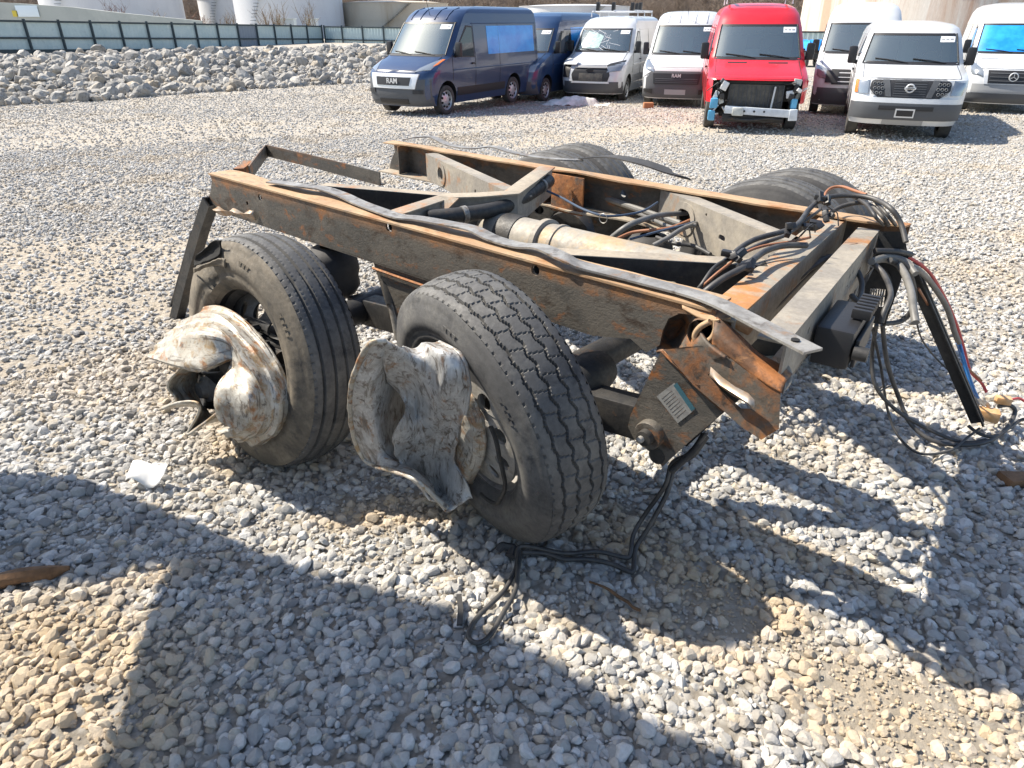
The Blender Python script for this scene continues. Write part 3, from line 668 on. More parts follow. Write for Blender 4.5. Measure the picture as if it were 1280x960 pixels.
# --- crushed outer rims, shaped from points seen on them: (x, y in the enlarged view, distance out from the tyre face)
def onaxis(Wm, px, py, off):
    r = ray(px, py); Rz = Matrix.Rotation(-BOG_ANG, 3, 'Z'); d = Rz @ r; o = toL(CAM); o.z = CAM_H
    ax = Wm.to_3x3() @ Vector((0, 1, 0)); c = Wm @ Vector((0, -.14 - off * .82, 0)); return o + d * ((c - o).dot(ax) / d.dot(ax))
def sheet(Wm, fn, rows, name, mat, parent=None, sub=6, ridge=0, nrid=5, jit=.008, seed=0, th=.008, jsc=11):
    R_ = [[onaxis(Wm, *fn(p[0], p[1]), p[2]) for p in r] for r in rows]; ax = Wm.to_3x3() @ Vector((0, 1, 0)); cen = Wm @ Vector((0, -.2, 0))
    dense = [spline(r, sub) for r in R_]; dd = [spline(list(c), sub) for c in zip(*dense)]
    out = []
    for c in dd:
        n = len(c); row = []
        for i, p in enumerate(c):
            rad = (p - cen); rad -= ax * rad.dot(ax); rad = rad.normalized() if rad.length > 1e-4 else Vector((0, 0, 1))
            cre = .020 * abs(mnoise.noise(p * 9 + Vector((seed, 1, 2)))) + .009 * abs(mnoise.noise(p * 23 + Vector((1, seed, 2)))) if ridge > .004 else 0
            row.append(p + (rad * .6 - ax * .6) * cre + (rad * .7 - ax * .5) * (ridge * (1 - 2 * abs(math.sin(i / (n - 1) * 3.1416 * nrid + .5 * mnoise.noise(p * 4))))))
        out.append(row)
    mb = MB().grid(out).jitter(jit, jsc, seed).jitter(jit * .35, jsc * 3, seed + 1)
    o = mb.build(name, mat, parent or bog, 42); nu, nv = len(out), len(out[0])
    if len(o.data.vertices) == nu * nv:
        at = o.data.attributes.new('ruv', 'FLOAT_VECTOR', 'POINT'); at.data.foreach_set('vector', np.array([(j / nv, i / nu * 2.2, seed * .7) for i in range(nu) for j in range(nv)], dtype=np.float32).ravel())
    md = o.modifiers.new('thickness', 'SOLIDIFY'); md.thickness = th; md.offset = 0; return o
Z6 = lambda x, y: (420 + .375 * x, 330 + .375 * y); Z5 = lambda x, y: (170 + .2916 * x, 360 + .2916 * y)
def zo(pts, off): return [(x, y, off) for x, y in pts]
cr2 = sheet(W2, Z6, [zo([(345, 262), (408, 298), (438, 365), (442, 430), (432, 500), (412, 580), (402, 650), (432, 705), (458, 772)], .02),
   zo([(305, 266), (362, 296), (392, 360), (392, 430), (380, 500), (358, 580), (348, 650), (378, 725), (425, 792)], .07),
   zo([(252, 282), (295, 318), (315, 380), (322, 440), (320, 510), (312, 580), (308, 660), (325, 745), (388, 817)], .12),
   [(212, 276, .2), (232, 318, .18), (252, 378, .15), (272, 430, .13), (272, 490, .14), (252, 560, .2), (243, 630, .2), (272, 705, .18), (352, 805, .17)],
   [(168, 256, .26), (166, 335, .24), (180, 390, .20), (215, 430, .17), (240, 478, .18), (215, 540, .25), (194, 600, .27), (222, 660, .24), (305, 762, .22)],
   [(172, 270, .22), (182, 340, .19), (200, 395, .15), (232, 432, .12), (255, 480, .12), (235, 540, .18), (215, 600, .2), (240, 660, .18), (312, 755, .17)]], 'crushed_rim', 'rim_white', None, 6, .008, 4, .0035, 3)
cr2['label'] = 'crushed white rim folded in on itself'
sheet(W2, Z6, [[(166, 250, .27), (120, 262, .31), (84, 310, .33), (60, 372, .35), (46, 440, .36), (50, 520, .36), (66, 600, .35), (106, 662, .33), (182, 688, .30), (262, 712, .27), (330, 770, .22)],
   [(167, 262, .26), (132, 285, .29), (104, 330, .31), (84, 385, .33), (74, 445, .33), (78, 520, .33), (92, 590, .33), (128, 645, .31), (190, 676, .28), (262, 700, .25), (326, 758, .21)],
   [(168, 280, .24), (150, 320, .26), (136, 370, .27), (128, 420, .28), (126, 470, .28), (132, 530, .28), (146, 590, .28), (170, 635, .26), (208, 664, .25), (262, 690, .22), (322, 748, .2)],
   [(172, 290, .2), (176, 350, .18), (186, 400, .16), (196, 450, .15), (204, 500, .15), (208, 550, .16), (214, 600, .17), (226, 640, .17), (242, 668, .17), (272, 690, .17), (318, 740, .17)],
   [(180, 290, .12), (200, 350, .08), (230, 400, .05), (250, 450, .04), (260, 500, .04), (262, 550, .05), (262, 600, .06), (265, 640, .07), (270, 668, .09), (285, 690, .11), (318, 735, .13)]], 'rim_wall', 'rim_white', cr2, 5, .003, 3, .006, 9)
MB().tube(spline([onaxis(W2, *Z6(x, y), f) for x, y, f in ((168, 252, .265), (120, 262, .312), (84, 310, .333), (60, 372, .353), (46, 440, .362), (50, 520, .362), (66, 600, .353), (106, 662, .333), (182, 688, .303), (262, 716, .273), (330, 776, .225), (372, 812, .2))], 6), .009, 8).jitter(.004, 18).build('rim_lip', 'rim_tan', cr2, 60)
MB().tube(spline([onaxis(W2, *Z6(x, y), f) for x, y, f in ((345, 262, .02), (408, 298, .02), (438, 365, .02), (442, 430, .02), (432, 500, .02))], 6), .008, 8).jitter(.003, 18).build('rim_lip', 'rim_white', cr2, 60)
sheet(W2, Z6, [zo([(430, 420), (470, 455), (492, 520), (500, 590), (488, 650), (455, 735)], -.02), zo([(400, 420), (425, 470), (440, 530), (445, 590), (440, 650), (430, 735)], .02), zo([(370, 420), (385, 470), (395, 530), (395, 590), (395, 650), (400, 730)], .0)], 'torn_disc', 'rim_tan', cr2, 5, 0, 1, .012, 5)
cr1 = sheet(W1, Z5, [zo([(255, 112), (330, 82), (400, 100), (470, 150), (540, 225), (600, 310), (640, 400), (662, 490), (642, 590), (570, 685)], -.02),
   zo([(200, 150), (290, 115), (370, 130), (432, 180), (500, 260), (560, 345), (600, 430), (615, 520), (590, 610), (500, 670)], .04),
   zo([(140, 200), (250, 160), (340, 170), (402, 215), (460, 300), (515, 385), (545, 460), (550, 540), (520, 610), (440, 652)], .11),
   [(95, 250, .18), (220, 215, .18), (320, 212, .17), (398, 238, .12), (432, 318, .12), (470, 410, .16), (490, 480, .18), (490, 550, .18), (452, 602, .18), (392, 628, .18)],
   [(58, 292, .24), (160, 322, .24), (290, 342, .22), (412, 300, .12), (402, 350, .14), (357, 420, .22), (345, 480, .24), (364, 558, .23), (420, 596, .2), (347, 612, .21)],
   [(90, 305, .2), (190, 330, .19), (300, 342, .16), (424, 302, .07), (412, 358, .09), (385, 425, .15), (380, 485, .16), (395, 552, .16), (432, 588, .14), (362, 602, .16)]], 'crushed_rim', 'rim_tan', None, 6, .009, 5, .0035, 4)
cr1['label'] = 'crushed tan and white rim folded into lobes'
MB().tube(spline([onaxis(W1, *Z5(x, y), f) for x, y, f in ((58, 292, .24), (160, 322, .24), (290, 342, .22), (412, 300, .12), (402, 350, .14), (357, 420, .22), (345, 480, .24), (364, 558, .23), (420, 596, .2))], 6), .007, 8).jitter(.004, 18).build('rim_lip', 'rim_tan', cr1, 60)
MB().tube(spline([onaxis(W1, *Z5(x, y), -.02) for x, y in ((255, 112), (330, 82), (400, 100), (470, 150), (540, 225), (600, 310), (640, 400), (662, 490), (642, 590), (570, 685))], 6), .009, 8).build('rim_lip', 'rim_tan', cr1, 60)
sheet(W1, Z5, [[(205, 340, .22), (152, 385, .25), (138, 430, .25), (172, 480, .22), (100, 522, .27), (180, 492, .24), (258, 490, .2), (270, 530, .2), (222, 626, .26), (290, 582, .22), (348, 536, .19)],
   [(225, 345, .18), (180, 388, .19), (172, 432, .19), (205, 480, .17), (180, 505, .2), (220, 500, .19), (268, 500, .16), (282, 535, .16), (262, 592, .19), (306, 572, .18), (352, 545, .16)],
   [(240, 350, .12), (222, 392, .12), (218, 436, .12), (240, 480, .12), (250, 505, .12), (262, 508, .12), (280, 515, .12), (296, 540, .12), (305, 568, .13), (325, 572, .13), (360, 555, .12)],
   [(270, 350, .02), (262, 392, .02), (262, 436, .02), (275, 480, .02), (285, 505, .02), (295, 515, .02), (305, 528, .02), (318, 545, .02), (330, 565, .03), (345, 570, .04), (368, 560, .05)]], 'rim_wall', 'rim_tan', cr1, 5, .003, 3, .005, 7)
MB().tube(spline([onaxis(W1, *Z5(x, y), f) for x, y, f in ((205, 340, .22), (152, 385, .25), (138, 430, .25), (172, 480, .22), (100, 522, .27), (180, 492, .24), (258, 490, .2), (270, 530, .2), (222, 626, .26), (290, 582, .22), (348, 536, .19))], 6), .006, 8).build('rim_lip', 'rim_tan', cr1, 60)
sheet(W1, Z5, [zo([(230, 345), (260, 355), (320, 360), (400, 340)], .02), zo([(240, 430), (290, 430), (340, 430), (390, 420)], -.01), zo([(270, 520), (310, 520), (350, 520), (390, 520)], .02)], 'rim_disc', 'dark_steel', cr1, 5, 0, 1, .01, 5)
MB().lathe([(0, -.05), (.035, -.048), (.042, -.02), (.06, -.015), (.062, .03)], 20, 'y').build('hub_cap', 'disc_grey', cr1, 40).matrix_basis = Matrix.Translation(onaxis(W1, *Z5(312, 430), .01)) @ W1.to_3x3().to_4x4()
# hole torn through the first tyre's sidewall
Z4 = lambda x, y: (170 + .2917 * x, 160 + .2917 * y)
sheet(W1, Z4, [[(256, 548, .012), (300, 512, .014), (330, 482, .012), (366, 480, .01)], [(252, 570, .004), (300, 540, -.004), (335, 515, -.004), (364, 510, .004)], [(250, 592, .012), (290, 578, .014), (338, 560, .012), (360, 540, .012)]], 'torn_hole', 'black_void', None, 5, 0, 1, .004, 2, .004, 30)
sheet(W1, Z4, [[(246, 600, .02), (290, 588, .03), (330, 572, .025), (362, 556, .02), (384, 560, .015)], [(246, 622, .012), (285, 604, .012), (330, 590, .012), (360, 590, .012), (384, 600, .01)]], 'torn_flap', 'rubber_brown', None, 4, 0, 1, .006, 2, .006, 30)
# bent lock ring dangling from the second rim
MB().tube(spline([W2 @ Vector(p) for p in ((.10, -.17, -.24), (.17, -.165, -.235), (.21, -.16, -.21), (.255, -.155, -.13), (.27, -.155, -.05), (.262, -.15, .05), (.235, -.15, .13))], 5), .008, 6).jitter(.006, 12).build('lock_ring', 'dark_steel', bog)
# --- axles and far wheels
AX1 = W1 @ Vector((0, 0, 0)); AX2 = W2 @ Vector((0, 0, 0))
far_tr, far_ca = tyre_mesh('rib', 260, 40, seed=5); far_t = far_tr.mesh('tread', 'rubber_dusty', 28); far_c = far_ca.mesh('tyre', 'rubber', 50)
rb_me = rim_barrel().mesh('wheel_rim', 'dark_steel', 40); dm_me = disc_mesh(.035, .05).mesh('wheel_disc', 'disc_grey', 40)
for ax_pt, n_in, tilt in ((AX1, 1.86, -.15), (AX2, 1.98, .03)):
    for dn in (0, .335):
        t = link('tyre', far_c, bog); t.location = (ax_pt.x + (n_in + dn) * tilt, n_in + dn, .492); t.rotation_euler = (0, .4, 0)
        link('tread', far_t, t); r_ = link('wheel_rim', rb_me, bog); r_.location = t.location; link('wheel_disc', dm_me, r_)
    MB().tube([(ax_pt.x, ax_pt.y + .02, .49), (ax_pt.x + (n_in + .3) * tilt, n_in + .30, .49)], .064, 20).build('axle', 'dark_steel', bog)
    for yy in (ax_pt.y + .2, n_in - .2): MB().lathe([(.05, -.02), (.19, -.02), (.2, 0), (.2, .10), (.08, .11)], 28, 'y', (ax_pt.x, yy, .49)).build('brake_drum', 'dark_steel', bog)

# --- side rails
WEB = .195
xl = LN(258, 262, 0); hole_px = [(325, 247, .017), (486, 284, .021), (309, 254, .011), (669, 338, .019)]
holes = []
for px, py, r_ in hole_px: q = LN(px, py, 0); holes.append(circle(q.x, q.z, r_, 14))
xend = LN(850, 388, 0).x
webpoly = [(0, 1.0), (.01, .965), (-.03, .90), (-.10, .835), (-.07, .812), (.05, .806), (xend * .35, .803), (xend * .6, .800), (xend - .28, .803), (xend - .16, .83), (xend - .10, .80), (xend - .055, .84), (xend - .05, .89), (xend - .035, .935), (xend, .962), (xend + .05, .968), (xend + .10, .955), (xend + .12, .975), (xend + .11, 1.0)]
rail = MB().plate(webpoly, lambda a, b, t: Vector((a, t, b)), .009, holes).build('side_rail', 'rail_steel', bog, 30)
for h in holes:                                   # bushings behind the bolt holes
    cx = sum(p[0] for p in h) / len(h); cz = sum(p[1] for p in h) / len(h); MB().lathe([(.016, .011), (.016, .05), (.006, .051)], 12, 'y', (cx, 0, cz)).build('bushing', 'dark_steel', rail)
def flange(x0, x1, y0, y1, z, amp, seed, th=.008, n=60):
    P = []
    for i in range(n + 1):
        x = x0 + (x1 - x0) * i / n; w = amp * mnoise.noise(Vector((x * 3, seed, 0)))
        e_ = .006 * mnoise.noise(Vector((x * 9, seed, 4)))
        P.append([(x, y0, z), (x, y0, z + th), (x, (y0 + y1) / 2, z + th + w * .4), (x, y1 + e_, z + th + w), (x, y1 + e_, z + w), (x, (y0 + y1) / 2, z + w * .4)])
    mb = MB().grid(P, closed_v=True); mb.f += [(0, 1, 2, 3, 4, 5), tuple(n * 6 + k for k in (5, 4, 3, 2, 1, 0))]; return mb
flange(-.005, xend + .10, -.006, .125, .9945, .012, 1).build('top_flange', 'flange_rust', rail, 40)
flange(.05, xend - .3, .0, .10, .797, .01, 2).build('bottom_flange', 'rail_steel', rail, 40)
# torn bright metal curl on the outside of the rail
q0 = LN(272, 262, -.005); q1 = LN(320, 268, -.005)
Pm = []
for i in range(13):
    t = i / 12; p = q0.lerp(q1, t); Pm.append([p + Vector((0, -.002 - .012 * abs(math.sin(t * 9)), .012 * math.sin(t * 15) + .012)), p + Vector((0, -.03 - .012 * math.sin(t * 11), .006)), p + Vector((0, -.008, -.02 - .01 * math.sin(t * 8)))])
mb = MB().grid(Pm); o = mb.build('torn_metal', 'bright_metal', rail, 40); md = o.modifiers.new('t', 'SOLIDIFY'); md.thickness = .004
# welded seam on the web
MB().tube(spline([LN(px, py, -.003) for px, py in ((466, 335), (500, 347), (540, 361), (600, 384))], 5), .006, 5).build('weld_seam', 'rust_heavy', rail)
# far rail
YF = L(700, 210, ZR).y
fl_ = L(490, 176, ZR).x; fr_ = L(1135, 283, ZR).x
fweb = [(fl_ + .02, 1.0), (fl_ + .02, .93), (fl_ - .03, .86), (fl_ - .05, .81), (fr_, .81), (fr_, 1.0)]
frl = MB().plate(fweb, lambda a, b, t: Vector((a, YF + t, b)), .009, [circle(fl_ + .06, .9, .012), circle(fl_ + .45, .93, .018), circle(fl_ + 1.9, .92, .02), circle(fl_ + 2.4, .92, .02)]).build('side_rail', 'rail_steel', bog, 30)
flange(fl_, fr_, YF + .012, YF - .075, .9945, .012, 5).build('top_flange', 'flange_rust', frl, 40)
flange(fl_ - .05, fr_ - .2, YF + .01, YF - .10, .80, .01, 6).build('bottom_flange', 'plate_tan', frl, 40)
for x in (fl_ + .16, fl_ + 1.42): MB().bb(x, x + .008, YF - .09, YF, .81, .99).build('stiffener', 'rail_steel', frl)
g0 = L(745, 215, .97); MB().bb(g0.x - .12, g0.x + .1, YF - .085, YF - .073, .78, .985).build('gusset_plate', 'rust_heavy', frl, 30, .003)

# --- loose wear strips lying along the rail tops
def strip(pts, w, mat, th=.007, hole_end=True):
    path = spline(pts, 5); return MB().sweep(path, [(-w / 2, 0), (w / 2, 0), (w / 2, th), (-w / 2, th)])
ns_px = zoomed(170, 160, .2917, [(580, 232), (640, 240), (720, 252), (800, 262), (880, 288), (960, 325), (1060, 362)]) + [(500, 272)] + zoomed(460, 160, .3125, [(200, 365), (330, 388), (420, 407), (500, 445), (600, 473), (690, 480), (780, 520), (850, 552), (1000, 590), (1150, 628), (1280, 662)]) + [(900, 381), (960, 412), (1016, 441)]
zz = [1.012, 1.02, 1.03, 1.03, 1.02, 1.012, 1.012, 1.015, 1.02, 1.03, 1.03, 1.015, 1.015, 1.03, 1.035, 1.02, 1.014, 1.014, 1.014, 1.02, 1.022, 1.022]
ns_pts = [L(p[0], p[1], z) for p, z in zip(ns_px, zz[:len(ns_px)])]
strip(ns_pts, .062, 'strip_metal').build('wear_strip', 'strip_metal', bog, 40)
e_ = ns_pts[-1]; d_ = (ns_pts[-1] - ns_pts[-2]).normalized()
MB().lathe([(0, .0), (.011, .0), (.011, .004), (0, .004)], 12, 'z', e_ - d_ * .06 + Vector((0, 0, .0075))).build('bolt_hole', 'black_void', bog)
fs_px = [(505, 175), (522, 172), (540, 172), (562, 182), (590, 186), (615, 184), (640, 191), (670, 197), (700, 200), (728, 201)]
fz_ = [1.01, 1.03, 1.035, 1.012, 1.015, 1.03, 1.02, 1.012, 1.02, 1.015]
strip([L(p[0], p[1], z) for p, z in zip(fs_px, fz_)], .05, 'strip_metal').build('wear_strip', 'strip_metal', bog, 40)
fs2 = [(728, 199), (760, 197), (790, 202), (815, 209), (838, 218), (852, 224)]
strip([L(p[0], p[1], z) + Vector((0, .02, 0)) for p, z in zip(fs2, (1.02, 1.06, 1.075, 1.065, 1.04, 1.01))], .10, 'rubber').build('wear_strip', 'rubber', bog, 40)

# --- cross bracing: channels with the web on the near side
def channel(a, b, w, h, mat, name='cross_member', oval=None, th=.008, topmat=None, extra=(), side=1):
    a = Vector(a); b = Vector(b); d = (b - a); ln = d.length; x = d.normalized(); s = Vector((-x.y, x.x, 0)) * side     # flanges point to +s
    holes = list(extra)
    if oval: holes.append(stadium(oval[0] * ln, -h * oval[1], oval[2], oval[3]))
    o = MB().plate([(0, 0), (ln, 0), (ln, -h), (0, -h)], lambda p, q, t: a + x * p + s * t + Vector((0, 0, q)), th, holes).build(name, mat, bog, 30, 0)
    for z in (0.0, -h + th):
        MB().add([a + s * (th - .001) + Vector((0, 0, z)), b + s * (th - .001) + Vector((0, 0, z)), b + s * w + Vector((0, 0, z)), a + s * w + Vector((0, 0, z)),
                  a + s * (th - .001) + Vector((0, 0, z - th)), b + s * (th - .001) + Vector((0, 0, z - th)), b + s * w + Vector((0, 0, z - th)), a + s * w + Vector((0, 0, z - th))],
                 [(0, 1, 2, 3), (7, 6, 5, 4), (0, 4, 5, 1), (1, 5, 6, 2), (2, 6, 7, 3), (3, 7, 4, 0)]).build('flange', topmat or mat, o, 0)
    if oval:                                         # pressed collar round the opening
        c = stadium(oval[0] * ln, -h * oval[1], oval[2] + .07, oval[3] + .07, 8); ci = stadium(oval[0] * ln, -h * oval[1], oval[2] + .004, oval[3] + .004, 8)
        MB().plate(c, lambda p, q, t: a + x * p + s * (-t) + Vector((0, 0, q)), .006, [ci]).build('collar', mat, o, 30)
    return o
ZB = .985
a_ = L(532, 192, ZB); b_ = L(648, 246, ZB); channel(a_, b_, .075, .16, 'plate_grey', 'cross_brace', (.2, .5, .085, .075), extra=[circle(.8, -.08, .012)])
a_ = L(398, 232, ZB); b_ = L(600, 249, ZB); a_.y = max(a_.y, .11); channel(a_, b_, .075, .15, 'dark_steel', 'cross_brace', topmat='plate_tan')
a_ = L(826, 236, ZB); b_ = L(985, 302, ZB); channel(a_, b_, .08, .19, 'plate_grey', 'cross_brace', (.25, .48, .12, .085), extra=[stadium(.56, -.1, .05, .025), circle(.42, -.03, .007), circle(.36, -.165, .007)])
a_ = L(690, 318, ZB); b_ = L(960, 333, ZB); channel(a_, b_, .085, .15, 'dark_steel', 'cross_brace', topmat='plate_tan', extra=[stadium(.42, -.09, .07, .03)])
# buckled middle cross member
cp = [L(486, 268, 1.0), L(520, 257, 1.01), L(560, 244, 1.02), L(600, 243, 1.025), L(640, 240, 1.03), L(662, 224, 1.035), L(684, 208, 1.03)]
mb = MB().sweep(cp, [(-.045, -.008), (.045, -.008), (.045, 0), (-.045, 0)])
cm = mb.build('cross_member', 'plate_tan', bog, 30, .002); cm['label'] = 'buckled middle cross member'
MB().sweep([p + Vector((.03, 0, 0)) for p in cp], [(-.004, -.15), (.004, -.15), (.004, -.009), (-.004, -.009)]).build('web', 'plate_grey', cm, 30)
t0 = L(566, 243, 1.03); MB().add([t0 + Vector(p) for p in ((-.03, -.06, .0), (.07, -.03, .0), (.04, -.10, -.06), (-.03, -.06, -.006), (.07, -.03, -.006), (.04, -.10, -.066))], [(0, 1, 2), (5, 4, 3), (0, 3, 4, 1), (1, 4, 5, 2), (2, 5, 3, 0)]).build('torn_corner', 'plate_tan', cm, 0)
# dark pipe beside it
MB().tube(spline([L(535, 272, .96), L(580, 268, .965), L(625, 260, .97), L(655, 246, .975), L(686, 226, .98)], 6), .034, 14).build('brake_pipe', 'dark_steel', bog, 50)
for i in (1, 3): 
    p = [L(542, 271, .96), L(580, 268, .965), L(625, 260, .97), L(676, 233, .978)][i]; d_ = (L(625, 260, .97) - L(580, 268, .965)).normalized() if i == 1 else (L(686, 226, .98) - L(655, 246, .975)).normalized()
    MB().tube([p - d_ * .012, p + d_ * .012], .038, 14).build('clamp_band', 'strip_metal', bog)
# front cross members
a_ = L(898, 372, ZB); b_ = L(1026, 270, ZB); d_ = (b_ - a_).normalized(); s_ = Vector((-d_.y, d_.x, 0))
cmr = MB().sweep([a_ - d_ * .15, b_ + d_ * .05], [(-.105, -.008), (.0, -.008), (.0, 0), (-.105, 0)]).build('cross_member', 'plate_rust', bog, 30, .002)
MB().sweep([a_ - d_ * .15, b_ + d_ * .05], [(-.104, -.16), (-.097, -.16), (-.097, -.0085), (-.104, -.0085)]).build('web', 'plate_grey', cmr, 30)
MB().tube([L(925, 388, .93), L(1020, 305, .93)], .03, 14).build('cross_tube', 'dark_steel', bog)
a_ = L(963, 402, ZB); b_ = L(1071, 286, ZB); a2 = L(1019, 381, ZB); b2 = L(1104, 287, ZB)
u_ = (b_ - a_).normalized(); wid = max(.08, ((a2 - a_) - u_ * (a2 - a_).dot(u_)).length); sd = ((a2 - a_) - u_ * (a2 - a_).dot(u_)).normalized()
a_ = a_ - u_ * .12; b_ = b_ + u_ * .03; ln = (b_ - a_).length
fcm = MB().add([a_, b_, b_ + sd * wid, a_ + sd * wid] + [p - Vector((0, 0, .008)) for p in (a_, b_, b_ + sd * wid, a_ + sd * wid)], [(0, 1, 2, 3), (7, 6, 5, 4), (0, 4, 5, 1), (1, 5, 6, 2), (2, 6, 7, 3), (3, 7, 4, 0)]).build('cross_member', 'plate_grey', bog, 0)
fh = [circle(.2 * ln, -.06, .012), circle(.3 * ln, -.1, .008), circle(.62 * ln, -.05, .007), circle(.66 * ln, -.05, .007), circle(.66 * ln, -.09, .007), circle(.62 * ln, -.09, .007), circle(.9 * ln, -.05, .009), stadium(.78 * ln, -.09, .05, .03)]
MB().plate([(0, -.009), (ln, -.009), (ln, -.17), (0, -.17)], lambda p, q, t: a_ + u_ * p + sd * (wid - t) + Vector((0, 0, q)), .008, fh).build('web', 'plate_grey', fcm, 30)
MB().sweep([a_ + sd * wid * .5 + Vector((0, 0, -.168)), b_ + sd * wid * .5 + Vector((0, 0, -.168))], [(-wid / 2, 0), (wid / 2, 0), (wid / 2, .008), (-wid / 2, .008)]).build('bottom_flange', 'plate_grey', fcm, 0)
# valve box on its front face
c = a_ + u_ * (ln * .34) + sd * (wid + .065) + Vector((0, 0, -.12)); Mx = Matrix((u_, sd, Vector((0, 0, 1)))).transposed()
vb = MB().box(c, (.28, .11, .125), Mx).build('valve_box', 'plastic_black', bog, 30, .014)
for k in range(6): MB().box(c + u_ * (.125 - .03 * k + .0) + sd * .045 + Vector((0, 0, .083)), (.016, .055, .03), Mx).build('terminal', 'plastic_black', vb, 30, .003)
MB().box(c + sd * .064 + Vector((0, 0, -.01)), (.24, .012, .09), Mx).build('cover', 'plastic_black', vb, 30, .004)
MB().tube([c - u_ * .13 + sd * .06, c - u_ * .13 + sd * .10], .022, 12).build('port', 'dark_steel', vb)
MB().add([c + u_ * .12 + Vector((0, 0, -.07)), c + u_ * .17 + Vector((0, 0, -.09)), c + u_ * .15 + sd * .05 + Vector((0, 0, -.17)), c + u_ * .10 + sd * .03 + Vector((0, 0, -.12))], [(0, 1, 2, 3)]).build('flap', 'rubber', vb)
# --- air tank
tl = L(607, 288, .86); tR = L(905, 338, .86); tr_ = .098; ty = .56; x0 = tl.x; x1 = x0 + 1.2
tank_o = MB().lathe([(0, x0 - .03), (.05, x0 - .026), (.085, x0 - .008), (tr_, x0 + .03), (tr_, x1 - .03), (.06, x1), (0, x1 + .005)], 36, 'x', (0, ty, .855)).build('air_tank', 'tank_tan', bog, 50)
MB().lathe([(tr_ + .001, x0 + .11), (tr_ + .004, x0 + .112), (tr_ + .004, x0 + .21), (tr_ + .001, x0 + .212)], 36, 'x', (0, ty, .855)).build('band', 'dark_steel', tank_o, 50)
MB().lathe([(tr_ + .002, x0 + .33), (tr_ + .016, x0 + .336), (tr_ + .016, x0 + .362), (tr_ + .002, x0 + .368)], 36, 'x', (0, ty, .855)).build('strap', 'plate_grey', tank_o, 50)
MB().lathe([(tr_ + .001, x0 + .42), (tr_ + .006, x0 + .424), (tr_ + .006, x0 + .44), (tr_ + .001, x0 + .444)], 36, 'x', (0, ty, .855)).build('seam', 'tank_tan', tank_o, 50)
# --- pipes lying inside the frame
for p, q, r_ in (((735, 240), (860, 283), .016), ((750, 238), (830, 262), .012), ((690, 232), (720, 250), .02)):
    MB().tube([L(*p, .88), L(*q, .86)], r_, 10).build('brake_pipe', 'hose_grey', bog)
MB().tube(spline([L(682, 238, .95), L(700, 246, .93), L(730, 262, .93), L(760, 270, .92), L(800, 265, .92), L(822, 253, .93)], 5), .006, 8).build('air_line', 'hose_navy', bog)
# --- bent rear bracket
ub = [L(308, 214, .93), L(320, 198, .93), L(329, 187, .93), L(336, 186, .93), L(400, 201, .93), L(478, 221, .90)]
mb = MB().sweep(ub, [(-.022, -.05), (.022, -.05), (.022, -.044), (-.014, -.044), (-.014, .03), (-.022, .03)]); mb.build('rear_bracket', 'rail_steel', bog, 30)
ub2 = [L(299, 217, .9), L(303, 214, .88), L(312, 206, .90)]
MB().sweep(ub2, [(-.03, -.03), (.03, -.03), (.03, .03), (-.03, .03)]).build('bracket_foot', 'rust_heavy', bog, 30)
rb = [LN(263, 252, -.012), LN(252, 285, -.03), LN(236, 340, -.06), LN(219, 405, -.10), LN(206, 455, -.13)]
o = MB().sweep(rb, [(-.035, -.03), (.035, -.03), (.035, .03), (.028, .03), (.028, -.022), (-.028, -.022), (-.028, .03), (-.035, .03)], up=(0, 1, 0)).build('hanging_channel', 'dark_steel', bog, 30); o['label'] = 'channel hanging off the rail end down to the gravel'
MB().tube(spline([LN(240, 290, .02), LN(226, 340, 0), LN(212, 390, -.03), LN(203, 430, -.06)], 4), .010, 6).build('air_line', 'hose_black', bog)

# --- damaged rail end, hand shaped from points seen on it
def quadgrid(rows, name, mat, th=.008, parent=None, sub=3, jit=.006, seed=0):
    n, m = len(rows), len(rows[0]); R_ = [[Vector(p) for p in r] for r in rows]
    dense = [spline(r, sub) for r in R_]; cols_ = list(zip(*dense)); dd = [spline(list(c), sub) for c in cols_]
    mb = MB().grid(dd).jitter(jit, 14, seed); o = mb.build(name, mat, parent or bog, 50)
    if th: md = o.modifiers.new('t', 'SOLIDIFY'); md.thickness = th; md.offset = 0
    return o
Z = lambda x, y: (740 + x * .2708, 360 + y * .2708)
def ZP(x, y, n): p = Z(x, y); return LN(p[0], p[1], n)
# web of the rail end (lower plate), then its folded flange
quadgrid([[ZP(300, 300, .0), ZP(320, 180, .06), ZP(400, 95, .05), ZP(480, 130, .0)],
          [ZP(330, 300, -.01), ZP(370, 230, .09), ZP(430, 170, .08), ZP(500, 190, -.02)],
          [ZP(400, 370, -.04), ZP(420, 310, -.01), ZP(470, 255, -.03), ZP(540, 255, -.06)],
          [ZP(500, 460, -.06), ZP(530, 400, -.05), ZP(570, 340, -.06), ZP(620, 320, -.08)]], 'buckled_web', 'rust_grey', .009, rail, 5, .004, 1)
slot = [Z(x, y) for x, y in ((535, 400), (560, 375), (640, 450), (745, 515), (735, 555), (690, 555), (600, 480))]
ow = [Z(x, y) for x, y in ((330, 285), (420, 275), (480, 260), (560, 262), (700, 375), (870, 480), (862, 650), (780, 702), (690, 640), (605, 565), (470, 450))]
def wf(a, b, t):
    s_ = (a - 830) / 150; q = LN(a, b, -.045 - .05 * max(0, s_) + t); return q
MB().plate(ow, wf, .009, [slot]).jitter(.004, 12, 3).build('torn_web', 'rust_grey', rail, 30)
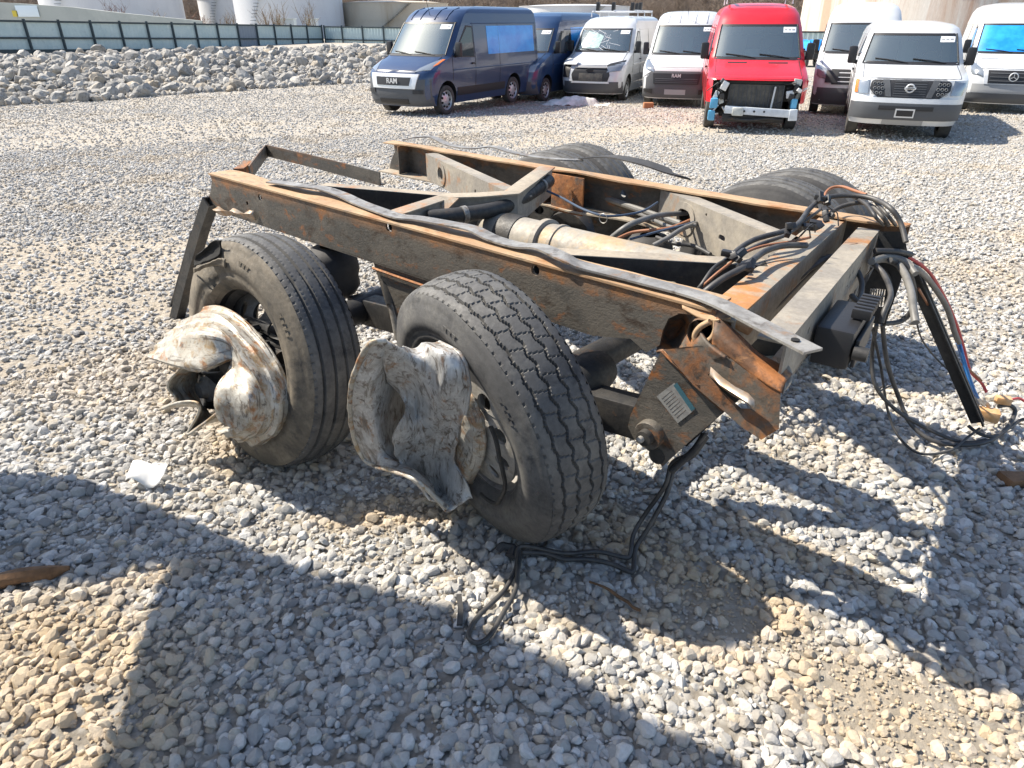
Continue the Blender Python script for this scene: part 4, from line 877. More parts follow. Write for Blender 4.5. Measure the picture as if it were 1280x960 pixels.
quadgrid([[ZP(575, 140, -.02), ZP(660, 205, .0), ZP(770, 300, .02), ZP(850, 350, .02), ZP(925, 400, .0)],
          [ZP(560, 190, -.06), ZP(650, 265, -.06), ZP(740, 340, -.06), ZP(820, 400, -.07), ZP(890, 440, -.07)],
          [ZP(555, 262, -.055), ZP(640, 325, -.065), ZP(720, 388, -.07), ZP(800, 440, -.085), ZP(872, 485, -.095)]], 'folded_flange', 'rust_heavy', .008, rail, 4, .006, 2)
quadgrid([[ZP(925, 400, .0), ZP(905, 360, .03), ZP(850, 320, .05)], [ZP(915, 440, -.05), ZP(900, 400, -.01), ZP(860, 350, .03)], [ZP(880, 490, -.09), ZP(885, 450, -.07), ZP(870, 400, -.02)]], 'folded_tip', 'plate_tan', .006, rail, 4, .004, 6)
# rolled lip round the dark mouth of the fold
mouth = [ZP(x, y, -.03) for x, y in ((545, 155), (500, 180), (475, 215), (482, 245), (515, 252), (550, 235), (570, 195), (572, 145))]
MB().tube(spline(mouth, 4), .009, 8).build('rolled_lip', 'flange_rust', rail, 50)
MB().lathe([(.045, -.03), (.05, 0), (.045, .10), (0, .10)], 16, 'y', ZP(525, 200, .0)).build('fold_pocket', 'rail_steel', rail, 50)
tp = [ZP(600, 120, .03), ZP(660, 150, .04), ZP(735, 190, .04)]
MB().tube(tp, [.02, .022, .02], 12).build('bent_tube', 'flange_rust', rail, 50)
quadgrid([[ZP(420, 60, .01), ZP(500, 95, .01), ZP(600, 115, .02), ZP(640, 125, .03)], [ZP(420, 95, -.01), ZP(490, 135, -.02), ZP(560, 150, -.02), ZP(640, 140, .0)]], 'curled_flange', 'flange_rust', .007, rail, 4, .004, 4)
Pm = []
sl = [Z(x, y) for x, y in ((548, 378), (600, 425), (660, 470), (720, 500), (748, 530))]
for i, p in enumerate(sl): q = LN(p[0], p[1], -.075 - .012 * i); Pm.append([q + Vector((0, -.004, .012)), q + Vector((.006, -.016 - .008 * (i % 2), -.004)), q + Vector((0, -.006, -.018))])
o = MB().grid(Pm).build('torn_metal', 'bright_metal', rail, 50); md = o.modifiers.new('t', 'SOLIDIFY'); md.thickness = .005
# --- hanger with pivot bolt and label
hp_ = [Z(x, y) for x, y in ((318, 290), (470, 440), (612, 572), (470, 690), (325, 825), (255, 745), (190, 690), (165, 640), (178, 585))]
hg = MB().plate(hp_, lambda a, b, t: LN(a, b, -.02 + t), .012).build('hanger', 'rail_steel', bog, 30)
MB().plate(hp_, lambda a, b, t: LN(a, b, -.02) + Vector((0, .16 + t, 0)), .012).build('hanger_plate', 'dark_steel', hg, 30)
MB().tube(spline([ZP(322, 292, -.026), ZP(470, 442, -.026), ZP(610, 572, -.026)], 4), .005, 5).build('weld_seam', 'rust_heavy', hg)
bc = ZP(275, 668, -.02)
MB().lathe([(0, -.03), (.047, -.03), (.05, -.024), (.05, .0)], 24, 'y', bc).build('washer', 'rail_steel', hg, 40)
MB().lathe([(0, -.054), (.026, -.052), (.028, -.03), (.028, -.028)], 12, 'y', bc).build('bolt_head', 'dark_steel', hg, 30)
MB().lathe([(0, -.075), (.011, -.07), (.012, -.055)], 10, 'y', bc + Vector((-.005, 0, 0))).build('bolt_tip', 'strip_metal', hg, 40)
MB().plate([Z(x, y) for x, y in ((380, 437), (475, 562), (395, 625), (298, 500))], lambda a, b, t: LN(a, b, -.0225 - t), .0012).build('label_plate', 'label_grey', hg, 0)
MB().plate([Z(x, y) for x, y in ((376, 450), (392, 436), (476, 556), (458, 568))], lambda a, b, t: LN(a, b, -.0238 - t), .001).build('label_band', 'label_teal', hg, 0)
for k in range(8):
    f = .15 + .1 * k; p0 = (298 + (395 - 298) * f, 500 + (625 - 500) * f); p1 = (380 + (475 - 380) * f - 26, 437 + (562 - 437) * f + 18); p0 = (p0[0] + 9, p0[1] - 7)
    q0 = Z(*p0); q1 = Z(*p1); MB().tube([LN(q0[0], q0[1], -.0238), LN(q1[0], q1[1], -.0234)], .0008, 4).build('print_line', 'rail_steel', hg)
MB().lathe([(0, -.003), (.03, -.003), (.03, .0)], 16, 'y', ZP(300, 775, -.021)).build('patch_disc', 'dark_steel', hg)
# --- suspension beams, middle hanger, springs, shock
p2 = bc + Vector((0, .075, 0))
MB().beam(p2, (AX2.x - .12, AX2.y + .26, .46), .10, .13).build('trailing_beam', 'dark_steel', bog, 30, .008)
mx = LN(470, 345, .02).x
mh = MB().plate([(mx, .80), (mx + .42, .80), (mx + .34, .60), (mx + .24, .46), (mx + .12, .46), (mx + .06, .62)], lambda a, b, t: Vector((a, .012 + t, b)), .012).build('hanger', 'rail_steel', bog, 30)
MB().plate([(mx, .80), (mx + .42, .80), (mx + .34, .60), (mx + .24, .46), (mx + .12, .46), (mx + .06, .62)], lambda a, b, t: Vector((a, .16 + t, b)), .012).build('hanger_plate', 'dark_steel', mh, 30)
MB().beam((mx + .2, .10, .53), (AX1.x - .15, .12, .47), .10, .13).build('trailing_beam', 'dark_steel', bog, 30, .008)
for ax_pt in (AX1, AX2):
    for yy in (.08, YF - .1):
        c = (ax_pt.x - .26 if ax_pt is AX1 else ax_pt.x - .30, yy, .52)
        MB().lathe([(.05, 0), (.10, .01), (.125, .05), (.12, .09), (.13, .13), (.12, .2), (.09, .24), (.05, .245)], 24, 'z', c).build('air_spring', 'rubber', bog, 50)
    MB().beam((ax_pt.x + .55, YF - .06, .6), (ax_pt.x - .15, YF - .06, .47), .09, .12).build('trailing_beam', 'dark_steel', bog, 30, .008)
    hx = ax_pt.x + .55; MB().plate([(hx - .2, .80), (hx + .2, .80), (hx + .08, .55), (hx - .08, .55)], lambda a, b, t: Vector((a, YF - .02 + t, b)), .012).build('hanger', 'rail_steel', bog, 30)
MB().tube([(AX1.x + .2, .06, .80), (AX1.x + .26, .03, .62)], .035, 14).build('shock_absorber', 'dark_steel', bog); MB().tube([(AX1.x + .255, .032, .64), (AX1.x + .3, .02, .46)], .026, 14).build('shock_absorber', 'strip_metal', bog)
ch = LN(735, 470, .12); MB().lathe([(0, -.1), (.07, -.09), (.085, -.03), (.085, .03), (.07, .09), (0, .1)], 20, 'y', ch).build('brake_chamber', 'dark_steel', bog)

# --- right-hand end: bracket, drop leg, connector
K = lambda x, y: (1000 + x * .375, 220 + y * .375)
def KP(x, y, n): p = K(x, y); return LN(p[0], p[1], n)
YB = YF - .05
kb = MB().plate([K(x, y) for x, y in ((262, 185), (345, 185), (362, 270), (330, 370), (285, 495), (205, 488), (215, 370), (250, 300))], lambda a, b, t: LN(a, b, YB - .12 + t), .01,
           [[K(x, y) for x, y in ((235, 375), (285, 378), (278, 436), (225, 432))], circle(*K(225, 480), 3, 10)]).build('end_bracket', 'dark_steel', bog, 30)
for k in range(6): p = KP(240 + 8 * k, 378, YB - .105); q = KP(230 + 8 * k, 434, YB - .105); MB().tube([p, q], .0035, 5).build('grille_bar', 'strip_metal', kb)
e0 = L(1137, 330, .84); e1 = L(1222, 527, .10)
MB().beam(e0, e1, .055, .02, (0, -1, .2)).build('drop_leg', 'dark_steel', bog, 30, .003); MB().beam(e0 + Vector((.022, .0, .0)), e1 + Vector((.022, .0, .0)), .008, .05, (0, -1, .2)).build('drop_leg', 'dark_steel', bog, 30, .002)
cn = L(1234, 518, .11); dl = (e1 - e0).normalized()
MB().box(cn, (.095, .055, .05), Matrix.Rotation(.25, 3, 'Z')).jitter(.004, 20).build('connector_block', 'connector_tan', bog, 30, .008)
MB().box(L(1254, 500, .15), (.065, .04, .035), Matrix.Rotation(.4, 3, 'Z')).build('connector_block', 'connector_tan', bog, 30, .006)
for dxx in (-.02, .0, .02): MB().tube([L(1222, 500, .16) + Vector((dxx, .01, 0)), L(1230, 512, .12) + Vector((dxx, .0, .02))], .010, 8).build('air_fitting', 'strip_metal', bog)
# --- hoses and cables
def hose(pts, zs, r, mat, name='hose', n=6):
    k = len(pts); P_ = []
    for i, p in enumerate(pts):
        t = i / (k - 1); z = lerp_tab([(a / (len(zs) - 1), v) for a, v in enumerate(zs)], t); P_.append(L(p[0], p[1], z))
    return MB().tube(spline(P_, n), r, 8).build(name, mat, bog, 60)
z8 = lambda *p: zoomed(760, 190, .3047, p); zR = lambda *p: zoomed(1000, 220, .375, p)
hose(z8((350, 610), (375, 570), (430, 500), (510, 420), (600, 360), (760, 310), (830, 230), (890, 190), (990, 178), (1090, 192), (1160, 232), (1200, 290), (1222, 370)), [.9, .97, 1.03, 1.06, 1.1, 1.12, 1.10, 1.0], .010, 'hose_black')
hose(z8((360, 615), (390, 580), (470, 520), (560, 470), (640, 410), (720, 385), (815, 383)), [.9, .99, 1.03, 1.04, 1.03], .011, 'hose_black')
hose(z8((345, 600), (400, 540), (470, 480), (560, 415), (640, 385), (750, 368), (830, 350)), [.9, 1.0, 1.03, 1.04, 1.04], .005, 'hose_brown')
hose(z8((345, 590), (380, 550), (440, 470), (520, 430), (620, 380), (730, 340), (800, 290), (880, 230)), [.9, 1.0, 1.03, 1.05, 1.05], .007, 'hose_black')
hose(z8((15, 352), (70, 310), (130, 282), (220, 258), (345, 250)), [.86, .93, .93, .90], .013, 'hose_grey')
hose(z8((185, 384), (250, 350), (300, 318), (362, 292)), [.86, .9, .9], .011, 'hose_grey')
hose(z8((90, 358), (200, 328), (300, 303), (360, 285)), [.86, .9, .9], .006, 'hose_navy')
hose(z8((120, 250), (200, 285), (270, 310), (360, 300)), [.86, .88, .9], .010, 'hose_grey')
hose(z8((40, 355), (100, 330), (180, 320), (260, 310), (360, 270)), [.84, .88, .9], .008, 'hose_brown')
hose(z8((200, 350), (270, 375), (350, 385), (420, 420)), [.82, .83, .82], .010, 'hose_black')
hose(z8((892, 215), (890, 175), (915, 148), (960, 142), (1010, 158), (1060, 175)), [1.08, 1.12, 1.12], .006, 'hose_brown')
hose(z8((895, 265), (955, 225), (1040, 208), (1090, 228), (1130, 270), (1150, 300)), [1.03, 1.08, 1.08, 1.02], .009, 'hose_black')
hose(z8((1000, 180), (1060, 215), (1100, 270), (1130, 300)), [1.1, 1.1, 1.02], .007, 'hose_black')
hose(z8((1090, 195), (1130, 240), (1160, 275), (1180, 300)), [1.1, 1.08, 1.02], .007, 'hose_black')
hose(z8((600, 360), (660, 420), (760, 520), (830, 480), (920, 425)), [.9, .9, .9], .009, 'hose_black')
hose(z8((560, 660), (650, 600), (740, 530), (830, 470), (910, 430)), [.88, .9, .9], .012, 'hose_black')
hose(z8((590, 690), (680, 640), (800, 520), (900, 430)), [.86, .88, .88], .010, 'hose_black')
hose(z8((1080, 450), (1140, 440), (1200, 470), (1240, 560), (1252, 640), (1262, 700)), [.93, .9, .85, .8], .014, 'hose_grey')
hose(z8((1085, 455), (1130, 500), (1160, 580), (1135, 650), (1120, 700)), [.92, .88, .8], .010, 'hose_black')
hose(z8((1090, 445), (1150, 430), (1220, 450), (1262, 500)), [.93, .92, .88], .013, 'hose_grey')
hose(z8((1000, 590), (1030, 610), (1042, 540), (1025, 490)), [.86, .86, .9], .010, 'hose_black')
hose(zR((255, 495), (240, 600), (252, 700), (320, 780), (420, 840), (540, 888), (620, 880)), [.58, .40, .28, .16, .08, .04, .04], .009, 'hose_black')
hose(zR((275, 495), (290, 620), (330, 740), (372, 830), (460, 888), (600, 892), (680, 850), (716, 790), (700, 765), (662, 768)), [.58, .4, .2, .09, .05, .04, .05, .09, .12, .12], .010, 'hose_black')
hose(zR((240, 505), (270, 640), (292, 780), (330, 870), (400, 925), (500, 915), (560, 870), (600, 840)), [.56, .35, .14, .04, .03, .04, .06, .1], .006, 'hose_black')
hose(zR((275, 700), (262, 718), (300, 700), (330, 690)), [.26, .26, .26], .004, 'hose_black')
hose(zR((560, 832), (600, 860), (650, 868), (700, 838), (740, 812), (775, 815)), [.08, .05, .05, .06, .08], .008, 'hose_black')
hose(zR((345, 262), (370, 275), (430, 320), (480, 400), (520, 490), (545, 570), (568, 650), (605, 690), (622, 722)), [.92, .9, .82, .66, .5, .36, .24, .17, .13], .007, 'hose_red')
hose(zR((370, 300), (400, 318), (440, 360), (490, 440), (515, 520), (530, 556)), [.9, .86, .7, .5, .42], .012, 'hose_grey')
hose(zR((525, 556), (545, 620), (566, 700), (585, 745)), [.42, .3, .2, .13], .008, 'hose_blue')
hose(zR((533, 556), (556, 640), (580, 710), (600, 750)), [.42, .3, .2, .13], .006, 'hose_blue')
hose(zR((395, 375), (440, 460), (452, 540), (500, 600), (560, 642), (605, 682)), [.78, .6, .45, .34, .26, .19], .005, 'hose_brown')
hose(zR((380, 430), (400, 530), (440, 592), (492, 645)), [.7, .5, .38, .3], .004, 'hose_black')
hose(zR((280, 492), (340, 482), (380, 430), (374, 350), (340, 300), (300, 280)), [.6, .6, .68, .8, .88, .92], .011, 'hose_black')
hose(zR((705, 745), (730, 742), (750, 752), (775, 770)), [.14, .13, .1], .006, 'hose_red')
hose(zR((240, 290), (290, 330), (302, 400), (280, 470)), [.9, .8, .65], .010, 'hose_black')
hose(zR((250, 250), (320, 252), (370, 262)), [.95, .94, .92], .012, 'hose_black')
# cable clamps and ties
for x, y, z in ((765, 320, 1.08), (545, 440, 1.03), (890, 200, 1.1), (880, 250, 1.07), (500, 430, 1.03), (590, 470, 1.03), (850, 300, 1.05)):
    p = L(*z8((x, y))[0], z); q = random.Random(x)
    mb = MB()
    for k in range(3): mb.box(p + Vector((q.uniform(-.02, .02), q.uniform(-.02, .02), q.uniform(-.015, .015))), (.045, .022, .02), Matrix.Rotation(q.uniform(0, 3), 3, (q.random(), q.random(), 1)))
    mb.build('cable_clamp', 'plastic_black', bog, 30, .003)
for x, y in ((860, 230), (870, 270), (850, 330), (830, 350)):
    p = L(*z8((x, y))[0], 1.07); q = random.Random(x + y); MB().tube(spline([p, p + Vector((q.uniform(-.05, .05), q.uniform(-.05, .05), .03)), p + Vector((q.uniform(-.1, .1), q.uniform(-.1, .1), -.02))], 4), .0025, 5).build('cable_tie', 'plastic_black', bog)
p = L(754, 273, .93); MB().lathe([(.022, -.002), (.024, 0), (.022, .002), (.020, 0), (.022, -.002)], 16, 'y', p).build('cable_tie', 'strip_metal', bog)
# hoses trailing from the hanger over the gravel
z3 = lambda *p: zoomed(560, 540, .2916, p)
def trail(pts, zs, r, mat): return MB().tube(spline([L(p[0], p[1], z) for p, z in zip(pts, zs)], 6), r, 8).build('trailing_hose', mat, bog, 60)
trail(z3((1105, 5), (1040, 90), (960, 135), (930, 230), (840, 360), (795, 440), (782, 520), (760, 538), (640, 512), (500, 520), (350, 490), (300, 502), (292, 580), (240, 680), (130, 790), (90, 860), (100, 895), (140, 902), (185, 865), (240, 770), (288, 680), (300, 590), (305, 510)),
      [.50, .42, .36, .28, .14, .08, .045, .035, .04, .04, .055, .05, .04, .035, .03, .03, .03, .03, .03, .035, .04, .05, .045], .0085, 'hose_black')
trail(z3((1110, 20), (1050, 100), (975, 150), (935, 270), (860, 410), (805, 500), (795, 590), (770, 595), (700, 565), (600, 545), (500, 545), (420, 520), (320, 515)), [.48, .40, .33, .24, .12, .05, .03, .028, .03, .03, .03, .035, .035], .0095, 'hose_black')
trail(z3((1100, 10), (1060, 70), (1000, 130), (955, 170)), [.49, .44, .38, .34], .012, 'rubber')

# ------------------------------------------------------------------ small things lying on the gravel
def ground_at(px, py, dz=.02): p = onz(px, py, 0); return Vector((p.x, p.y, GZ(p.x, p.y) + dz))
c = ground_at(189, 607, .03); Pm = []
for i in range(9):
    Pm.append([Vector(((i / 8 - .5) * .17, (j / 4 - .5) * .075, .022 * math.sin(i * .9) * (1 if j < 2 else .4) + .012 * j + .02)) for j in range(5)])
o = MB().grid(Pm).build('paper_scrap', 'paper', None, 60); o.location = c; o.rotation_euler = (.1, 0, -.22); md = o.modifiers.new('t', 'SOLIDIFY'); md.thickness = .0015
tag(o, 'white scrap of paper lying at the shadow edge on the gravel', 'paper')
a, b_ = ground_at(-25, 742, .03), ground_at(88, 717, .03)
mid_ = (a + b_) / 2; o = MB().tube([a - mid_, (a - mid_) * .5 + Vector((.01, .012, 0)), Vector((0, .0, .005)), (b_ - mid_) * .6, b_ - mid_], [.020, .026, .028, .024, .008], 9).jitter(.008, 20).build('wood_stick', 'wood_old', None, 40); o.location = mid_
tag(o, 'splintered brown wooden stick lying on the gravel', 'stick')
a, b_ = ground_at(574, 752, .03), ground_at(575, 790, .03); mid_ = (a + b_) / 2
o = MB().sweep(spline([a - mid_, Vector((.004, 0, .006)), b_ - mid_], 4), [(-.009, -.003), (.009, -.003), (.009, .006), (-.009, .006)]).build('rubber_scrap', 'rubber', None, 40); o.location = mid_; tag(o, 'short black strip of rubber lying beside the hose loop', 'scrap')
c = ground_at(630, 697, .03); o = MB().tube(spline([(-.02, 0, 0), (0, .01, .015), (.03, 0, .01), (.02, -.03, 0)], 4), .016, 8).jitter(.01, 30).build('rubber_scrap', 'rubber', None, 40); o.location = c; tag(o, 'crumpled black rubber lump at the bend of the trailing hose', 'scrap')
a, b_ = ground_at(735, 735, .03), ground_at(800, 772, .03); mid_ = (a + b_) / 2
o = MB().tube(spline([a - mid_, (a - mid_) * .4 + Vector((0, .01, .005)), (b_ - mid_) * .5, b_ - mid_], 3), [.004] * 3 + [.006] * 4 + [.005] * 3, 6).jitter(.006, 30).build('twig', 'wood_old', None, 40); o.location = mid_; tag(o, 'thin dark twig on the gravel below the trailing hoses', 'twig')
c = ground_at(1272, 604, .025); o = MB().box((0, 0, 0), (.16, .07, .03)).jitter(.012, 14).build('wood_chip', 'wood_old', None, 30, .006); o.location = c; o.rotation_euler = (0, .1, .2); tag(o, 'reddish brown wood chip by the hanging cables', 'scrap')
# ------------------------------------------------------------------ parked vans
def paint(name, c, rough=.3, coat=.6): return simple(name, c, rough, 0, coat, .12, 1.2, vcol=tuple(q * .86 + .012 for q in c))
paint('paint_navy', (.012, .035, .10)); paint('paint_navy2', (.012, .042, .115)); paint('paint_white', (.62, .635, .65)); paint('paint_white2', (.60, .62, .64)); paint('paint_red', (.62, .012, .022))
simple('trim_grey', (.075, .08, .088), .6, bump=.05); simple('trim_black', (.018, .018, .02), .5); simple('trim_light', (.30, .31, .32), .5); simple('silver', (.66, .67, .68), .35, .3); simple('chrome', (.7, .7, .7), .15, 1)
simple('seat_cloth', (.12, .125, .13), .9); simple('dash', (.22, .23, .235), .7); simple('bulkhead', (.50, .53, .52), .7); simple('blue_film', (.01, .22, .70), .3, coat=.3, var=.35, vscale=2.5, vcol=(.03, .36, .85), bump=.25, bscale=5)
simple('amber', (.75, .20, .05), .25); simple('sticker', (.85, .86, .88), .5); simple('van_tyre', (.03, .03, .031), .8, var=.5, vscale=3, vcol=(.09, .085, .078)); simple('hubcap', (.50, .51, .52), .4, .5); simple('radiator', (.055, .055, .055), .6, .3, var=.5, vscale=5, vcol=(.13, .12, .10))
simple('beam_white', (.62, .66, .70), .45, var=.2, vscale=6); simple('plastic_blue', (.10, .35, .55), .4); simple('plastic_pale', (.55, .56, .52), .5, var=.3, vscale=8); simple('tarp_white', (.74, .73, .70), .7, var=.3, vscale=5, vcol=(.48, .46, .42)); simple('brick_red', (.34, .15, .07), .9)
m, nt, b = newmat('glass'); nt.nodes.remove(b); tr1 = N(nt, 'ShaderNodeBsdfTransparent'); tr1.inputs[0].default_value = (.80, .92, .87, 1); gl = N(nt, 'ShaderNodeBsdfGlossy', Roughness=.03); gl.inputs[0].default_value = (.9, 1, .96, 1)
lw = N(nt, 'ShaderNodeLayerWeight', Blend=.35); mx_ = N(nt, 'ShaderNodeMixShader'); rm_ = N(nt, 'ShaderNodeMapRange', **{'To Min': .30, 'To Max': .9}); nt.links.new(lw.outputs['Fresnel'], rm_.inputs[0]); nt.links.new(rm_.outputs[0], mx_.inputs[0]); nt.links.new(tr1.outputs[0], mx_.inputs[1]); nt.links.new(gl.outputs[0], mx_.inputs[2]); df = N(nt, 'ShaderNodeBsdfDiffuse'); df.inputs[0].default_value = (.40, .46, .43, 1); m2_ = N(nt, 'ShaderNodeMixShader'); m2_.inputs[0].default_value = .09; nt.links.new(mx_.outputs[0], m2_.inputs[1]); nt.links.new(df.outputs[0], m2_.inputs[2]); nt.links.new(m2_.outputs[0], nt.nodes['Material Output'].inputs[0])
simple('glass_dark', (.03, .04, .042), .05, coat=.3); m, nt, b = newmat('lamp_glass'); b.inputs['Base Color'].default_value = (.26, .29, .32, 1); b.inputs['Roughness'].default_value = .12; b.inputs['Metallic'].default_value = .4; b.inputs['Coat Weight'].default_value = 1

# shape tables: (z, front Y) (z, half width)
SH = dict(
 promaster=dict(L=5.9, wb=3.45, fax=.98, F=[(.24, .10), (.36, .02), (.55, 0), (.75, .015), (.92, .05), (1.06, .12), (1.14, .26), (1.24, .5), (1.33, .76), (1.40, .92), (1.7, 1.17), (2.0, 1.42), (2.14, 1.55), (2.28, 1.7), (2.42, 1.95), (2.49, 2.3), (2.525, 3.0)],
   W=[(.24, .93), (.5, .99), (1.0, 1.02), (1.4, 1.0), (2.1, .92), (2.36, .87), (2.45, .80), (2.50, .68), (2.525, .45)], ws=(1.40, 2.13), hood=1.06, R=.36),
 transit=dict(L=5.98, wb=3.75, fax=1.02, F=[(.24, .12), (.36, .03), (.55, 0), (.72, .01), (.92, .06), (1.06, .14), (1.14, .32), (1.24, .62), (1.34, .92), (1.42, 1.08), (1.7, 1.34), (1.95, 1.58), (2.06, 1.70), (2.22, 1.86), (2.38, 2.1), (2.47, 2.5), (2.51, 3.2)],
   W=[(.24, .93), (.5, .99), (1.0, 1.02), (1.4, 1.0), (2.0, .91), (2.28, .84), (2.40, .76), (2.47, .64), (2.51, .42)], ws=(1.42, 2.05), hood=1.05, R=.35),
 nv=dict(L=6.1, wb=3.71, fax=1.0, F=[(.30, .10), (.42, .02), (.62, 0), (.80, .03), (.98, .07), (1.12, .13), (1.18, .3), (1.24, .62), (1.30, 1.0), (1.36, 1.25), (1.6, 1.48), (1.82, 1.68), (1.90, 1.76), (2.0, 1.9), (2.06, 2.1), (2.11, 2.5), (2.13, 3.2)],
   W=[(.30, .95), (.5, .99), (1.0, 1.01), (1.36, .99), (1.85, .88), (2.0, .82), (2.07, .72), (2.13, .45)], ws=(1.37, 1.89), hood=1.13, R=.385),
 sprinter=dict(L=5.93, wb=3.66, fax=1.0, F=[(.24, .12), (.36, .03), (.55, 0), (.75, .02), (.95, .07), (1.08, .16), (1.16, .36), (1.26, .66), (1.36, .95), (1.44, 1.12), (1.72, 1.38), (2.0, 1.64), (2.12, 1.76), (2.3, 1.94), (2.5, 2.2), (2.62, 2.6), (2.67, 3.3)],
   W=[(.24, .93), (.5, .98), (1.0, 1.0), (1.44, .98), (2.1, .90), (2.4, .84), (2.55, .76), (2.63, .62), (2.67, .4)], ws=(1.44, 2.11), hood=1.07, R=.355))
def tyre_van(Rw):
    t = MB().lathe([(Rw * .66, -.095), (Rw * .75, -.115), (Rw * .93, -.112), (Rw * .985, -.098), (Rw, -.07), (Rw, .07), (Rw * .985, .098), (Rw * .93, .112), (Rw * .66, .095)], 36).mesh('tyre', 'van_tyre', 40)
    mb = MB().lathe([(Rw * .67, -.10), (Rw * .64, -.085), (Rw * .60, -.04), (Rw * .5, -.06), (Rw * .3, -.095), (Rw * .12, -.105), (0, -.105)], 28); h = mb.mesh('rim', 'hubcap', 40)
    s_ = MB()
    for k in range(9): a = 2 * math.pi * k / 9; s_.lathe([(0, -.088), (Rw * .085, -.086), (Rw * .085, -.05)], 8, 'y', (Rw * .46 * math.cos(a), 0, Rw * .46 * math.sin(a)))
    return t, h, s_.mesh('rim_opening', 'black_void', 30)
TYV = {k: tyre_van(v['R']) for k, v in SH.items()}
class Van:
    def __init__(s, typ, loc, psi, mat, label, hs=1.0, zoff=0):
        s.S = SH[typ]; s.typ = typ; s.hs = hs; s.mat = mat; z0 = GZ(loc[0], loc[1]); s.root = empty('parked_van', (loc[0], loc[1], z0 + zoff), -R(psi)); tag(s.root, label, 'van')
        s.zt = s.S['F'][-1][0]
    def zz(s, z): return z if z < s.S['ws'][1] else s.S['ws'][1] + (z - s.S['ws'][1]) * s.hs
    def f(s, z): return lerp_tab(s.S['F'], z)
    def w(s, z): return lerp_tab(s.S['W'], z)
    def bc(s, z):
        if z < s.S['hood']: return .10, .24
        if z < s.S['ws'][0]: return .12, .22
        return .14, .16
    def front(s, x, z, off=0):
        w = s.w(z); bq, c = s.bc(z); q = min(1, abs(x) / w); return Vector((x, s.f(z) + bq * q * q + c * q ** 8 - off, s.zz(z)))
    def body(s, hole=None, panel=None):
        S = s.S; zs = sorted(set([a for a, _ in S['F']] + [a for a, _ in S['W']] + list(np.arange(.3, s.zt - .03, .06)) + list(S['ws'])))
        zs = [z for i, z in enumerate(zs) if i == 0 or z - zs[i - 1] > .004 or z in S['ws']]
        fx = [-1, -.985, -.96, -.92, -.88, -.8, -.65, -.5, -.35, -.2, 0]; fx = fx + [-q for q in fx[:-1]][::-1]; sd = [1, .8, .6, .4, .2, .1, .05]
        rows = []
        for z in zs:
            w = s.w(z); bq, c = s.bc(z); ye = s.f(z) + bq + c; Lr = S['L'] - .02 * (z > 1) - .10 * max(0, (z - 1.8) / (s.zt - 1.8)) ** 3; row = []
            for k in sd: row.append(Vector((-w, ye + (Lr - ye) * k, s.zz(z))))
            for q in fx: row.append(s.front(q * w, z))
            for k in sd[::-1]: row.append(Vector((w, ye + (Lr - ye) * k, s.zz(z))))
            rows.append(row)
        mb = MB().grid(rows); m = len(rows[0]); n = len(rows)
        wsf = []
        for i in range(n - 1):
            for j in range(m - 1):
                if S['ws'][0] - .001 <= zs[i] and zs[i + 1] <= S['ws'][1] + .001 and len(sd) + 4 <= j < len(sd) + len(fx) - 5: wsf.append(len(mb.f) - (n - 1) * (m - 1) + i * (m - 1) + j)
        for i in range(n - 1): mb.f.append((i * m, (i + 1) * m, (i + 1) * m + m - 1, i * m + m - 1))    # rear
        mb.f += [tuple(range(m)), tuple((n - 1) * m + j for j in range(m))[::-1]]
        me = bpy.data.meshes.new('body'); me.from_pydata(mb.v, [], mb.f)
        for nm in (s.mat, 'black_void', 'trim_black'): me.materials.append(M[nm])
        for k in wsf: me.polygons[k].material_index = 1
        bm = bmesh.new(); bm.from_mesh(me); bmesh.ops.recalc_face_normals(bm, faces=bm.faces); bm.to_mesh(me); bm.free()
        o = link('body', me, s.root)
        cut = MB(); Rw = S['R'] + .075
        for sx in (-1, 1):
            for ya in (S['fax'], S['fax'] + S['wb']):
                cut.tube([(sx * .66, ya, S['R'] + .02), (sx * 1.3, ya, S['R'] + .02)], Rw, 28)
        cme = cut.mesh('cut', None, 0); cme.materials.append(M['trim_black']); co = bpy.data.objects.new('cut', cme); col.objects.link(co); co.parent = s.root
        md = o.modifiers.new('b', 'BOOLEAN'); md.operation = 'DIFFERENCE'; md.object = co; md.solver = 'EXACT'
        try: md.material_mode = 'TRANSFER'
        except Exception: pass
        c2 = []
        for k, h in enumerate(hole or ()):
            hm = MB().bb(*h).mesh('cut', None, 0); hm.materials.append(M['trim_black']); hc = bpy.data.objects.new('cut', hm); col.objects.link(hc); hc.parent = s.root; c2.append(hc)
            m2 = o.modifiers.new('h%d' % k, 'BOOLEAN'); m2.operation = 'DIFFERENCE'; m2.object = hc; m2.solver = 'EXACT'
            try: m2.material_mode = 'TRANSFER'
            except Exception: pass
        dg = bpy.context.evaluated_depsgraph_get(); me2 = bpy.data.meshes.new_from_object(o.evaluated_get(dg)); o.modifiers.clear(); bpy.data.objects.remove(co)
        for hc in c2: bpy.data.objects.remove(hc)
        vi = [i for i, mt in enumerate(me2.materials) if mt and mt.name == 'black_void']
        bm = bmesh.new(); bm.from_mesh(me2); bmesh.ops.delete(bm, geom=[q for q in bm.faces if q.material_index in vi], context='FACES'); bm.to_mesh(me2); bm.free()
        for p in me2.polygons: p.use_smooth = True
        me2.set_sharp_from_angle(angle=R(32)); o.data = me2; s.bodyo = o
        return o
